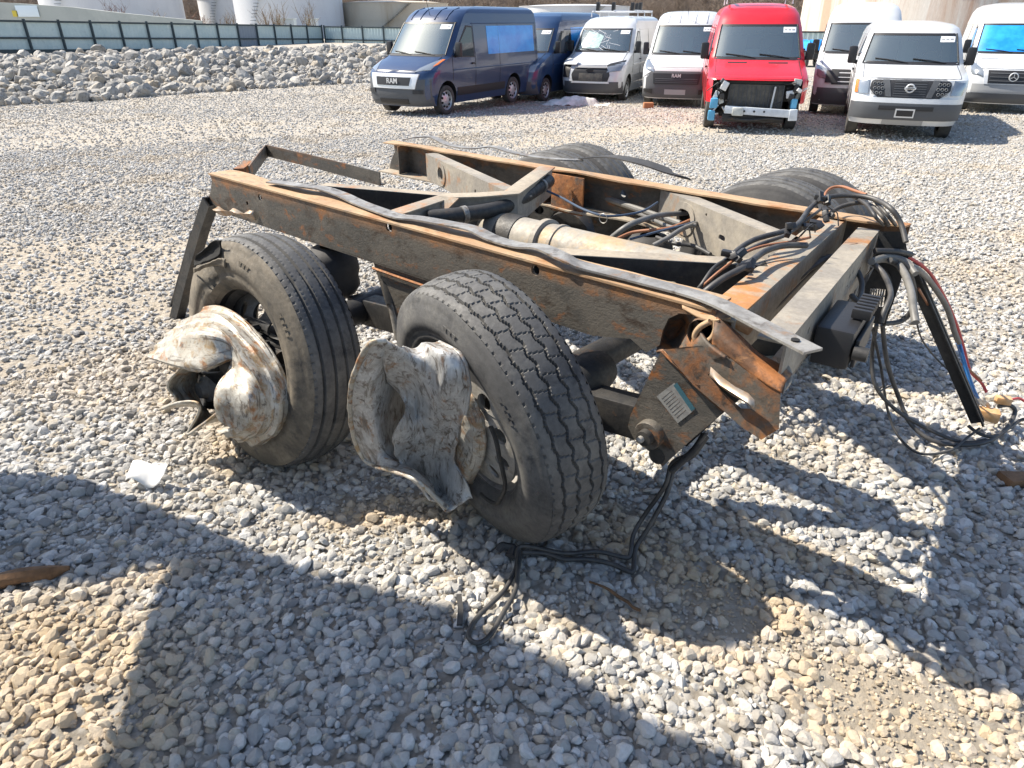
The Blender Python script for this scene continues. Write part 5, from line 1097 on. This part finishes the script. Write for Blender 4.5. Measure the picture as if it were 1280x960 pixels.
    def fplate(s, poly, off, mat, name, th=.03, parent=None, dense=6, smooth=40):
        # front-hugging solid plate; rows of z between the polygon's left and right edge
        zlo = min(p[1] for p in poly); zhi = max(p[1] for p in poly); nz_ = max(3, int((zhi - zlo) / .05) + 2); rows, back = [], []
        for i in range(nz_):
            z = zlo + (zhi - zlo) * (i / (nz_ - 1)); z = min(max(z, zlo + 1e-4), zhi - 1e-4); xs = []
            for a, b in zip(poly, poly[1:] + poly[:1]):
                if (a[1] - z) * (b[1] - z) <= 0 and a[1] != b[1]: xs.append(a[0] + (b[0] - a[0]) * (z - a[1]) / (b[1] - a[1]))
            x0, x1 = min(xs), max(xs); k = 14
            rows.append([s.front(x0 + (x1 - x0) * j / k, z, off) for j in range(k + 1)]); back.append([s.front(x0 + (x1 - x0) * j / k, z, off - th) for j in range(k + 1)])
        mb = MB().grid(rows).grid(back); k = 15; n = nz_; o2 = n * k
        for j in range(k - 1): mb.f += [(j, j + 1, o2 + j + 1, o2 + j), ((n - 1) * k + j, (n - 1) * k + j + 1, o2 + (n - 1) * k + j + 1, o2 + (n - 1) * k + j)]
        for i in range(n - 1): mb.f += [(i * k, (i + 1) * k, o2 + (i + 1) * k, o2 + i * k), (i * k + k - 1, (i + 1) * k + k - 1, o2 + (i + 1) * k + k - 1, o2 + i * k + k - 1)]
        return mb.build(name, mat, parent or s.root, smooth)
    def both(s, poly, off, mat, name, th=.03, parent=None):
        return [s.fplate([(sx * x, z) for x, z in poly], off, mat, name, th, parent) for sx in (1, -1)]
    def side(s, poly, off, mat, name, sx=1, th=.012, parent=None, holes=()):
        d = []
        for a, b in zip(poly, poly[1:] + poly[:1]): d += [(a[0] + (b[0] - a[0]) * k / 4, a[1] + (b[1] - a[1]) * k / 4) for k in range(4)]
        return MB().plate(d, lambda y, z, t: Vector((sx * (s.w(z) + off - t), y, s.zz(z))), th, holes).build(name, mat, parent or s.root, 30)
    def common(s, side_glass=True, film=None, mirrors=True, lowtrim=None, sticker=True, wipers=True, interior=True, wheel_label=None):
        S = s.S; zb, zt = S['ws']; e = .895
        rows = []
        for i in range(9):
            z = zb + (zt - zb) * i / 8; w = s.w(z); rows.append([s.front(w * e * (j / 8 - 1), z, .004) for j in range(17)])
        gl_ = MB().grid(rows).build('windscreen', film or 'glass', s.root, 60)
        # black frit round the glass
        for z0, z1 in ((zb - .035, zb + .02), (zt - .03, zt + .015)):
            w = s.w((z0 + z1) / 2) * .91; s.fplate([(-w, z0), (w, z0), (w, z1), (-w, z1)], .008, 'trim_black', 'windscreen_edge', .008)
        for sx in (-1, 1):
            pts = [s.front(sx * s.w(z) * .893, z, .007) for z in np.linspace(zb, zt, 8)]; MB().tube(pts, .016, 6).build('windscreen_edge', 'trim_black', s.root)
        if sticker:
            x1 = s.w(zt - .1) * .84; st = s.fplate([(x1 - .27, zt - .145), (x1, zt - .145), (x1, zt - .04), (x1 - .27, zt - .04)], .012, 'sticker', 'lot_sticker', .004)
            for k in range(3): s.fplate([(x1 - .25 + .08 * k, zt - .105), (x1 - .19 + .08 * k, zt - .105), (x1 - .19 + .08 * k, zt - .08), (x1 - .25 + .08 * k, zt - .08)], .0135, 'trim_light', 'print_line', .002, st)
        if wipers:
            for x0 in (-.55, .15):
                MB().tube([s.front(x0 + .5, zb + .0, .03), s.front(x0 + .2, zb + .045, .03), s.front(x0 - .12, zb + .075, .025)], .011, 6).build('wiper', 'trim_black', s.root)
        hz_ = S['hood'] + .012; MB().tube([s.front(x, hz_, .002) for x in np.linspace(-.86, .86, 13)], .007, 5).build('bonnet_seam', 'trim_black', s.root)
        for sx in (-1, 1): MB().tube([s.front(sx * s.w(z) * .86, z, .003) for z in np.linspace(hz_, zb - .04, 7)], .006, 5).build('bonnet_seam', 'trim_black', s.root)
        # side doors and glass, both sides
        yA = s.f(zb) + .34; yd = yA + 1.0
        for sx in (-1, 1):
            if side_glass:
                gw = [(yA - .02 + .0, zb + .02), (yd, zb - .06), (yd, zt - .14), (yd - .05, zt - .09), (yA + .62, zt - .09), (yA + .3, zb + .42)]
                gw = [(yA + .06, zb - .02), (yd, zb - .06), (yd, zt - .12), (yA + .78, zt - .10)]
                fr = s.side([(gw[0][0] - .05, gw[0][1] - .03), (gw[1][0] + .04, gw[1][1] - .03), (gw[2][0] + .04, gw[2][1] + .04), (gw[3][0] - .04, gw[3][1] + .04)], .004, 'trim_black', 'door_window', sx, .01)
                s.side(gw, .008, 'glass_dark', 'pane', sx, .006, fr)
            for yy, z0, z1 in ((yd + .07, .45, zt), (yA - .02, .80, zb), (yd + 1.35, .45, zt), (S['L'] - .12, .5, zt)):
                MB().tube([Vector((sx * (s.w(z) + .001), yy, s.zz(z))) for z in np.linspace(z0, z1, 8)], .007, 5).build('door_seam', 'trim_black', s.root)
            MB().tube([Vector((sx * (s.w(zt - .02) + .0), y, s.zz(zt - .02))) for y in np.linspace(yd, S['L'] - .15, 5)], .012, 6).build('body_crease', s.mat, s.root)
            MB().tube([Vector((sx * (s.w(1.05) + .0), y, 1.05)) for y in np.linspace(yA, S['L'] - .15, 5)], .014, 6).build('body_crease', s.mat, s.root)
            hd = Vector((sx * (s.w(1.15) + .02), yd - .06, 1.17)); MB().box(hd, (.035, .16, .04)).build('door_handle', 'trim_black', s.root, 30, .008)
            if lowtrim: s.side([(S['fax'] + S['R'] + .12, .52), (S['fax'] + S['wb'] - S['R'] - .12, .52), (S['fax'] + S['wb'] - S['R'] - .12, .74), (S['fax'] + S['R'] + .12, .74)], .014, lowtrim, 'side_moulding', sx, .02)
            if mirrors:
                p = Vector((sx * (s.w(zb) + .12), yA + .12, zb + .12)); mi = MB().box(p, (.17, .12, .34)).build('mirror', 'trim_black', s.root, 40, .045)
                MB().beam(Vector((sx * (s.w(zb) - .02), yA + .14, zb - .03)), p - Vector((0, 0, .12)), .07, .08).build('mirror_arm', 'trim_black', mi, 30, .015)
            s.side([(S['fax'] + .0, .3)] + [(S['fax'] + (S['R'] + .11) * math.cos(a), S['R'] + .02 + (S['R'] + .11) * math.sin(a)) for a in np.linspace(math.pi, 0, 12)] + [(S['fax'] + (S['R'] + .07) * math.cos(a), S['R'] + .02 + (S['R'] + .07) * math.sin(a)) for a in np.linspace(0, math.pi, 12)], .01, lowtrim or s.mat, 'wheel_arch', sx, .02) if False else None
        t, h, op = TYV[s.typ]
        for sx in (-1, 1):
            for ya in (S['fax'], S['fax'] + S['wb']):
                wo = link('wheel', t, s.root, (sx * .86, ya, S['R'] - .012), (0, 0, 0 if sx < 0 else math.pi)); wo.rotation_euler = (0, 0, math.pi / 2 * -1 if sx < 0 else math.pi / 2); link('rim', h, wo); link('rim_openings', op, wo)
        MB().tube([(-.8, S['fax'], S['R']), (.8, S['fax'], S['R'])], .05, 8).build('axle', 'trim_black', s.root); MB().tube([(-.8, S['fax'] + S['wb'], S['R']), (.8, S['fax'] + S['wb'], S['R'])], .07, 8).build('axle', 'trim_black', s.root)
        if interior:
            yw = s.f(zb)
            MB().bb(-.85, .85, yw + .28, yw + .75, zb - .25, zb - .02).build('dashboard', 'dash', s.root, 30, .05)
            for sx in (-.42, .42):
                se = MB().bb(sx - .25, sx + .25, yw + 1.42, yw + 1.58, zb - .45, zb + .42).build('seat', 'seat_cloth', s.root, 30, .06)
                MB().bb(sx - .13, sx + .13, yw + 1.46, yw + 1.56, zb + .44, zb + .66).build('headrest', 'seat_cloth', se, 30, .04)
            MB().lathe([(.19, 0), (.205, .015), (.19, .03), (.175, .015), (.19, 0)], 20, 'y', (.42, yw + .85, zb + .02)).build('steering_wheel', 'trim_black', s.root, 50)
            MB().bb(-.88, .88, yw + 1.75, yw + 1.78, .6, zt - .02).build('bulkhead', 'bulkhead', s.root)
            MB().box(s.front(0, zt - .09, -.10), (.22, .04, .08)).build('inner_mirror', 'trim_black', s.root, 30, .015)
    def text(s, txt, x, z, size, off, mat, parent=None, name='lettering'):
        p = s.front(x, z, off); o = link(name, text_mesh(txt, size, .006, mat), parent or s.root); o.location = p; o.rotation_euler = (math.pi / 2, 0, 0); return o
def bars(v, x0, x1, z0, z1, n, mat, off, parent, name='grille_bar'):
    for k in range(n): z = z0 + (z1 - z0) * (k + .5) / n; v.fplate([(x0, z - .009), (x1, z - .009), (x1, z + .009), (x0, z + .009)], off, mat, name, .02, parent)
GV = ''
# dark blue van with light grille surround
v = Van('promaster', (-3.02, 18.85), 30, 'paint_navy', 'dark blue high-roof van with silver grille surround and black bumper beside the rock bank', 1.0); v.body(); v.common()
bp = v.fplate([(-.98, .26), (.98, .26), (.985, .88), (-.985, .88)], .012, 'trim_grey', 'bumper', .06)
sr = v.fplate([(-.66, .66), (.66, .66), (.74, 1.0), (-.74, 1.0)], .035, 'silver', 'grille_surround', .05)
gr = v.fplate([(-.50, .735), (.50, .735), (.54, .925), (-.54, .925)], .048, 'trim_black', 'grille', .05); v.text('RAM', 0, .83, .17, .062, 'silver', gr)
v.fplate([(-.45, .30), (.45, .30), (.45, .42), (-.45, .42)], .03, 'trim_black', 'lower_intake', .04, bp); v.fplate([(.60, .55), (.85, .55), (.85, .64), (.60, .64)], .03, 'trim_black', 'fog_recess', .03, bp); v.fplate([(-.85, .55), (-.60, .55), (-.60, .64), (-.85, .64)], .03, 'trim_black', 'fog_recess', .03, bp)
for o in v.both([(.60, 1.04), (.93, 1.06), (.97, 1.30), (.90, 1.31), (.66, 1.13)], .02, 'lamp_glass', 'headlight', .04): pass
for o in v.both([(.92, 1.16), (.965, 1.17), (.975, 1.31), (.93, 1.31)], .028, 'amber', 'indicator', .03): pass
for k in (-.62, -.25, .25, .62): MB().tube([v.front(k * .9, z, .004) for z in (2.2, 2.3, 2.4, 2.47)], .02, 6).build('roof_rib', 'paint_navy', v.root)
MB().tube([v.front(0, 2.3, 0), v.front(0, 2.3, .12) + Vector((0, 0, .32))], .007, 5).build('aerial', 'trim_black', v.root)
ys = v.f(1.4) + 1.9
v.side([(3.0, 1.36), (5.65, 1.36), (5.65, 2.05), (3.0, 2.05)], .006, 'blue_film', 'window_film', 1, .008)['label'] = 'bright blue plastic film along the side'
v.side([(1.45, .42), (3.9, .42), (3.9, .62), (1.45, .62)], .012, 'trim_black', 'sill_moulding', 1, .02)

# second dark blue van
v = Van('transit', (-.25, 23.2), 28, 'paint_navy2', 'dark blue high-roof van half hidden behind the van with the silver grille surround', 1.05); v.body(); v.common(wipers=True)
v.fplate([(-.98, .26), (.98, .26), (.985, .62), (-.985, .62)], .012, 'trim_grey', 'bumper', .06); gr = v.fplate([(-.5, .66), (.5, .66), (.46, 1.0), (-.46, 1.0)], .02, 'trim_black', 'grille', .05); bars(v, -.46, .46, .68, .98, 4, 'silver', .03, gr)
v.both([(.52, .84), (.93, .88), (.97, 1.12), (.9, 1.12), (.54, 1.02)], .02, 'lamp_glass', 'headlight', .04)
v.side([(2.95, 1.33), (5.7, 1.36), (5.7, 2.1), (2.95, 2.08)], .006, 'blue_film', 'window_film', 1, .008)['label'] = 'bright blue plastic film along the side'
v.side([(2.35, 1.4), (2.88, 1.4), (2.88, 2.0), (2.35, 2.0)], .006, 'glass_dark', 'window', 1, .008)

# white van with broken windscreen
v = Van('transit', (2.42, 23.3), 22, 'paint_white2', 'white van with shattered windscreen, cracked nose and roof rack behind the white tarpaulin', .8, -.0); v.body(); v.common(lowtrim='trim_light')
v.fplate([(-.98, .26), (.98, .26), (.985, .60), (-.985, .60)], .014, 'trim_grey', 'bumper', .06)
gr = v.fplate([(-.56, .60), (.56, .60), (.62, .80), (.50, 1.0), (-.50, 1.0), (-.62, .80)], .02, 'trim_black', 'grille', .05); v.fplate([(-.36, .62), (.40, .62), (.40, .84), (-.36, .84)], .028, 'radiator', 'radiator', .03, gr)
v.fplate([(-.5, .99), (.52, .99), (.46, 1.045), (-.46, 1.045)], .05, 'trim_light', 'bonnet_edge', .05); o = MB().lathe([(0, 0), (.11, .0), (.12, .012), (.11, .02)], 20, 'y', (0, 0, 0)).build('badge', 'trim_black', gr, 40); o.location = v.front(-.02, .92, .05); o.scale = (1, 1, .45)
v.fplate([(-.60, .555), (.62, .555), (.60, .605), (-.58, .605)], .045, 'silver', 'lower_bar', .03, gr)
v.fplate([(.52, .86), (.93, .90), (.97, 1.16), (.9, 1.17), (.54, 1.06)], .02, 'lamp_glass', 'headlight', .04); v.fplate([(.50, 1.03), (.97, 1.14), (.95, 1.20), (.50, 1.10)], .03, 'trim_black', 'headlight_gap', .03)
v.fplate([(-.97, .70), (-.70, .70), (-.66, 1.08), (-.95, 1.10)], .012, 'trim_black', 'headlight_hole', .03)
o = v.fplate([(-.98, .98), (-.5, 1.0), (-.4, 1.12), (-.93, 1.2)], .07, 'paint_white2', 'bent_wing', .02); o.location.z += .05
q = random.Random(2)
for k in range(26):
    x, z = q.uniform(-.75, .3), q.uniform(1.5, 2.0); a = q.uniform(0, 6.28); l = q.uniform(.12, .5); x2 = max(-.8, min(.8, x + l * math.cos(a))); z2 = max(1.45, min(2.02, z + l * math.sin(a) * .7))
    MB().tube([v.front(x, z, .007), v.front(x2, z2, .007)], .005, 4).build('glass_crack', 'sticker', v.root)
v.fplate([(-.78, 1.46), (-.1, 1.50), (.0, 1.86), (-.55, 1.98)], .009, simple('cracked_glass', (.42, .58, .55), .35, var=.5, vscale=9, vcol=(.20, .30, .29)), 'crazed_glass', .003)
for yy in (2.6, 3.6, 4.8): MB().tube([(-.78, yy, 2.38), (-.78, yy, 2.54), (.78, yy, 2.54), (.78, yy, 2.38)], .025, 6).build('rack_bar', 'silver', v.root)
for xx in (-.7, 0, .7): MB().tube([(xx, 2.5, 2.57), (xx, 5.2, 2.57)], .025, 6).build('rack_rail', 'silver', v.root)
for xx, yy in ((-.6, 2.7), (-.1, 2.8), (.35, 3.6), (.6, 3.7), (.2, 4.9)): MB().bb(xx - .05, xx + .05, yy - .1, yy + .1, 2.56, 2.82).build('rack_clamp', 'trim_black', v.root, 30, .02)

# white van with black grille
v = Van('promaster', (4.72, 21.5), 18, 'paint_white', 'white van with black grille and black bumper beside the red van', 1.0); v.body(); v.common()
bp = v.fplate([(-.985, .26), (.985, .26), (.99, .80), (.72, .98), (-.72, .98), (-.99, .80)], .014, 'trim_grey', 'bumper', .06)
gr = v.fplate([(-.64, .64), (.64, .64), (.68, .92), (-.68, .92)], .034, 'trim_black', 'grille', .05); v.text('RAM', .0, .86, .13, .05, 'silver', gr); bars(v, -.6, .6, .66, .80, 3, 'trim_grey', .042, gr)
v.both([(.66, .95), (.95, 1.02), (.985, 1.26), (.92, 1.27), (.68, 1.08)], .02, 'lamp_glass', 'headlight', .04); v.fplate([(-.3, .36), (.3, .36), (.3, .50), (-.3, .50)], .03, 'trim_light', 'plate_holder', .03, bp)
v.both([(.66, .36), (.93, .40), (.93, .50), (.66, .50)], .03, 'trim_black', 'fog_recess', .03)
MB().tube([v.front(0, 2.3, 0), v.front(0, 2.3, .12) + Vector((0, 0, .28))], .007, 5).build('aerial', 'trim_black', v.root)
for k in (-.62, -.25, .25, .62): MB().tube([v.front(k * .9, z, .004) for z in (2.2, 2.3, 2.4, 2.47)], .02, 6).build('roof_rib', 'paint_white', v.root)
c = Vector((v.root.location.x - .75, v.root.location.y - .1, 0)); o = MB().bb(-.14, .14, -.1, .1, 0, .17).jitter(.008, 9).build('wooden_block', 'brick_red', None, 30, .01); o.location = (c.x, c.y, GZ(c.x, c.y) - .01); tag(o, 'small brown block on the gravel under the bumper of a white van', 'block')

# red van with its front stripped off
v = Van('transit', (5.08, 15.35), 13, 'paint_red', 'red van with its whole front end torn off showing the radiator', .98); v.body(hole=[(-.9, .9, -.2, .62, .2, 1.03), (-1.3, 1.3, -.3, .98, .1, .60)]); v.common()
zb, zt = v.S['ws']; yw = v.f(zb)
bh = MB().plate([(-.16, zb + .12), (.16, zb + .12), (.2, zt - .2), (-.2, zt - .2)], lambda a, b, t: Vector((a, yw + 1.72 - t, b)), .01).build('bulkhead_mesh', 'trim_grey', v.root)
v.fplate([(-.84, 1.04), (.84, 1.04), (.9, 1.12), (-.9, 1.12)], .02, 'paint_red', 'bonnet_edge', .05)
for sx in (-.42, .42): v.fplate([(sx - .2, 1.325), (sx + .2, 1.325), (sx + .2, 1.345), (sx - .2, 1.345)], .006, 'trim_black', 'bonnet_vent', .006)
MB().bb(-.56, .56, .26, .34, .50, .95).jitter(.012, 4).build('radiator', 'radiator', v.root, 30, .01)
for k in range(13): x = -.54 + .09 * k; MB().bb(x, x + .012, .245, .262, .52, .93).build('radiator_fin', 'trim_grey', v.root)
MB().bb(-.78, .78, .30, .36, .95, 1.02).build('slam_panel', 'trim_black', v.root, 30, .01)
MB().beam((-.60, .10, .47), (.72, .02, .42), .09, .15).build('crash_beam', 'beam_white', v.root, 30, .015); MB().box((.78, .0, .40), (.16, .12, .22)).jitter(.02, 6).build('beam_end', 'beam_white', v.root, 30, .015)
for x in (-.2, 0, .2): MB().lathe([(0, -.052), (.022, -.05), (.022, -.02)], 10, 'y', (x, .055, .45)).build('beam_hole', 'trim_black', v.root)
MB().bb(-.62, .62, .14, .26, .22, .38).jitter(.02, 4, 2).build('lower_crossmember', 'trim_black', v.root, 30, .02); MB().tube(spline([(-.5, .08, .30), (-.1, .05, .27), (.3, .07, .31), (.6, .1, .28)], 4), .03, 8).build('lower_pipe', 'dark_steel', v.root)
MB().bb(-.44, -.22, -.02, .12, .36, .52).jitter(.02, 6, 4).build('horn_bracket', 'plastic_pale', v.root, 30, .02)
MB().tube([(.34, .2, .48), (.37, .21, .92)], .02, 8).build('hood_strut', 'silver', v.root)
for x, z, sx_, mt in ((-.83, .58, .16, 'plastic_blue'), (-.86, .34, .14, 'plastic_blue'), (.78, .6, .12, 'plastic_blue')): MB().box((x, .16, z), (sx_, .16, .2)).jitter(.02, 8, int(z * 10)).build('washer_bottle', mt, v.root, 30, .03)
q = random.Random(8)
for sx in (-1, 1):
    for k in range(9):
        x = sx * q.uniform(.62, .92); z = q.uniform(.62, 1.02); MB().box((x, q.uniform(.12, .4), z), (q.uniform(.06, .16), q.uniform(.06, .12), q.uniform(.06, .18)), Matrix.Rotation(q.uniform(-.6, .6), 3, (0, 1, .3))).build('engine_bay_part', q.choice(('trim_black', 'trim_grey', 'plastic_pale', 'dark_steel', 'silver')), v.root, 30, .012)
    for k in range(5):
        a = Vector((sx * q.uniform(.5, .9), q.uniform(.1, .3), q.uniform(.5, 1.0))); MB().tube(spline([a, a + Vector((q.uniform(-.15, .15), -.05, q.uniform(-.2, .1))), a + Vector((q.uniform(-.25, .25), .05, q.uniform(-.3, .05)))], 4), q.uniform(.008, .018), 6).build('loose_wire', q.choice(('trim_black', 'trim_grey', 'silver')), v.root)
    v.side([(.38, .62), (.62, .56), (.60, 1.02), (.42, 1.04)], .01, 'paint_red', 'torn_wing', sx, .02)
for yy in (2.7, 4.2): MB().tube([(-.72, yy, 2.47), (-.72, yy, 2.62), (.72, yy, 2.62), (.72, yy, 2.47)], .022, 6).build('rack_bar', 'silver', v.root)
for xx in (-.68, .68): MB().tube([(xx, 2.4, 2.65), (xx, 5.2, 2.65)], .035, 6).build('rack_rail', simple('rack_pink', (.55, .22, .24), .4), v.root)
MB().tube([(-.68, 2.4, 2.65), (.68, 2.4, 2.65)], .035, 6).build('rack_rail', 'rack_pink', v.root)

# white van between the red one and the big-grilled one
v = Van('sprinter', (8.62, 18.7), 22, 'paint_white', 'tall white van mostly hidden behind the white van with the honeycomb grille', .92); v.body(); v.common(sticker=False)
v.fplate([(-.98, .26), (.98, .26), (.985, .66), (-.985, .66)], .014, 'trim_grey', 'bumper', .06); gr = v.fplate([(-.56, .74), (.56, .74), (.6, 1.08), (-.6, 1.08)], .02, 'trim_black', 'grille', .05); bars(v, -.52, .52, .76, 1.06, 3, 'silver', .03, gr)
v.both([(.62, .84), (.94, .9), (.97, 1.16), (.9, 1.16), (.64, 1.05)], .02, 'lamp_glass', 'headlight', .04); v.fplate([(-.72, .78), (-.42, .78), (-.42, 1.06), (-.72, 1.06)], .035, 'trim_black', 'open_recess', .04)

# white van with the big dark grille and plate
v = Van('nv', (7.70, 14.35), 23, 'paint_white', 'white van with wide honeycomb grille, round badge and licence plate frame', 1.0); v.body(); v.common()
v.fplate([(-.99, .40), (.99, .40), (.995, .70), (-.995, .70)], .03, 'trim_grey', 'bumper', .08); v.fplate([(-.99, .71), (.99, .71), (.99, .80), (-.99, .80)], .025, 'paint_white', 'bumper_band', .06)
v.fplate([(-.36, .30), (.36, .30), (.36, .42), (-.36, .42)], .02, 'trim_light', 'skid_plate', .05)
gr = v.fplate([(-.54, .805), (.54, .805), (.70, .93), (.70, 1.08), (.60, 1.135), (-.60, 1.135), (-.70, 1.08), (-.70, .93)], .022, 'trim_black', 'grille', .05)
for sx in (-1, 1): v.fplate([(sx * .30, .82), (sx * .40, .82), (sx * .50, 1.12), (sx * .38, 1.12)] if sx > 0 else [(-.40, .82), (-.30, .82), (-.38, 1.12), (-.50, 1.12)], .03, 'trim_grey', 'grille_bar', .03, gr)
for i in range(7):
    for j in range(3):
        for sx in (-1, 1):
            x = sx * (.50 + .07 * (i % 3) - .02 * (j % 2)) if i < 3 else None
            if x is not None:
                o = MB().lathe([(.03, -.012), (.03, .01), (.022, .01), (.022, -.012), (.03, -.012)], 6, 'y').build('grille_cell', 'trim_light', gr, 20); o.location = v.front(x, .88 + .085 * j, .03)
for j in range(7): z = .83 + .043 * j; v.fplate([(-.28, z), (.28, z), (.28, z + .01), (-.28, z + .01)], .028, 'trim_grey', 'grille_bar', .02, gr)
bd = MB().lathe([(.085, 0), (.075, -.016), (.062, -.016), (.055, 0)], 28, 'y').build('badge', 'silver', gr, 40); bd.location = v.front(0, .975, .04); MB().bb(-.10, .10, -.024, -.012, -.02, .02).build('badge_bar', 'silver', bd, 30, .004); t_ = link('lettering', text_mesh('NISSAN', .042, .002, 'trim_black'), bd); t_.location = (0, -.026, 0); t_.rotation_euler = (math.pi / 2, 0, 0)
v.both([(.72, .86), (.94, .86), (.96, 1.10), (.74, 1.12)], .02, 'lamp_glass', 'headlight', .04); v.fplate([(-.965, .87), (-.91, .87), (-.92, 1.10), (-.975, 1.10)], .026, 'amber', 'indicator', .03)
v.fplate([(-.48, .58), (.48, .58), (.48, .66), (-.48, .66)], .045, 'trim_black', 'lower_intake', .03); pf = v.fplate([(-.17, .45), (.17, .45), (.17, .61), (-.17, .61)], .06, 'silver', 'plate_frame', .02); v.fplate([(-.145, .475), (.145, .475), (.145, .585), (-.145, .585)], .065, 'trim_black', 'plate_recess', .02, pf)
v.side([(2.4, .5), (3.9, .5), (3.9, 1.1), (2.4, 1.1)], .004, 'paint_white', 'side_panel', -1, .006)

# white van with blue film over its windscreen
v = Van('sprinter', (12.95, 19.3), 26, 'paint_white2', 'white van with bright blue film over its windscreen and chrome grille', .95); v.body(); v.common(film='blue_film', sticker=False, interior=False)
v.fplate([(-.98, .26), (.98, .26), (.985, .50), (-.985, .50)], .014, 'trim_grey', 'bumper', .06); v.fplate([(-.97, .51), (.97, .51), (.97, .72), (-.97, .72)], .012, 'trim_light', 'bumper_band', .05)
sr = v.fplate([(-.62, .72), (.62, .72), (.66, 1.07), (-.66, 1.07)], .025, 'silver', 'grille_surround', .05); gr = v.fplate([(-.54, .74), (.54, .74), (.58, 1.05), (-.58, 1.05)], .04, 'trim_black', 'grille', .05); bars(v, -.52, .52, .76, 1.03, 3, 'trim_grey', .055, gr)
bd = MB().lathe([(.11, 0), (.10, -.02), (.085, -.02), (.085, 0)], 28, 'y').build('badge', 'silver', gr, 40); bd.location = v.front(0, .90, .06)
for k in range(3): a = math.pi / 2 + 2.094 * k; MB().beam((0, -.012, 0), (.095 * math.cos(a), -.012, .095 * math.sin(a)), .012, .014, (0, 1, 0)).build('badge_star', 'silver', bd)
v.both([(.68, .90), (.95, .95), (.98, 1.20), (.90, 1.21), (.70, 1.06)], .02, 'lamp_glass', 'headlight', .04)
v.fplate([(-.78, 1.30), (-.38, 1.30), (-.38, 1.37), (-.78, 1.37)], .03, 'paint_white2', 'mirror_cap', .05); v.side([(1.75, 1.45), (2.45, 1.42), (2.45, 1.98), (2.2, 2.0)], .01, 'blue_film', 'window_film', -1, .01)
MB().tube([v.front(.35, 2.3, 0), v.front(.35, 2.3, .1) + Vector((0, 0, .3))], .008, 5).build('aerial', 'trim_black', v.root)

# far utility vehicle under blue tarpaulin
p = onz(1012, 80, -.42); p.x += .35; root = empty('utility_cart', (p.x, p.y + .8, GZ(p.x, p.y))); root.scale = (.8, .8, .8); tag(root, 'small dark cart covered with blue tarpaulin by the far fence', 'cart')
MB().bb(-.75, .75, -1, 1, .45, .95).build('chassis', 'trim_black', root, 30, .08)
P_ = []
for i in range(9):
    P_.append([Vector((-.85 + 1.7 * i / 8, -1.05 + 2.1 * j / 8, 1.55 + .14 * math.sin(i * 1.3 + j) - (.55 if i in (0, 8) or j in (0, 8) else 0))) for j in range(9)])
MB().grid(P_).jitter(.07, 3).build('tarpaulin', 'blue_film', root, 50)
for x in (-.65, .65):
    for y in (-.75, .75): MB().lathe([(.12, -.1), (.27, -.12), (.31, -.08), (.31, .08), (.27, .12), (.12, .1)], 20, 'x', (x, y, .3)).build('wheel', 'van_tyre', root, 40)
for x in (-.6, .6):
    for y in (-.8, .8): MB().tube([(x, y, .9), (x, y, 1.5)], .03, 6).build('cage_post', 'trim_black', root)
# white tarpaulin bundle on the ground
a = onz(688, 123, -.42); b_ = onz(752, 125, -.42); c = (a + b_) / 2; P_ = []
for i in range(25):
    t = i / 24; row = []
    for j in range(9):
        u_ = j / 8 - .5; h = .34 * math.sin(math.pi * (j / 8)) * (math.sin(math.pi * min(1, t * 1.15)) ** .6) * (.45 + .55 * t) + .02
        row.append(Vector(((t - .5) * 2.0, u_ * (.75 + .2 * math.sin(t * 7)), h + .05 * mnoise.noise(Vector((t * 7, u_ * 4, 1))) * 1.5)))
    P_.append(row)
o = MB().grid(P_).jitter(.05, 5, 2).build('tarpaulin_bundle', 'tarp_white', None, 35); o.location = (c.x, c.y - .05, GZ(c.x, c.y) - .01); o.rotation_euler = (0, 0, -.2); tag(o, 'crumpled dirty white tarpaulin on the gravel before the broken white van', 'tarpaulin')
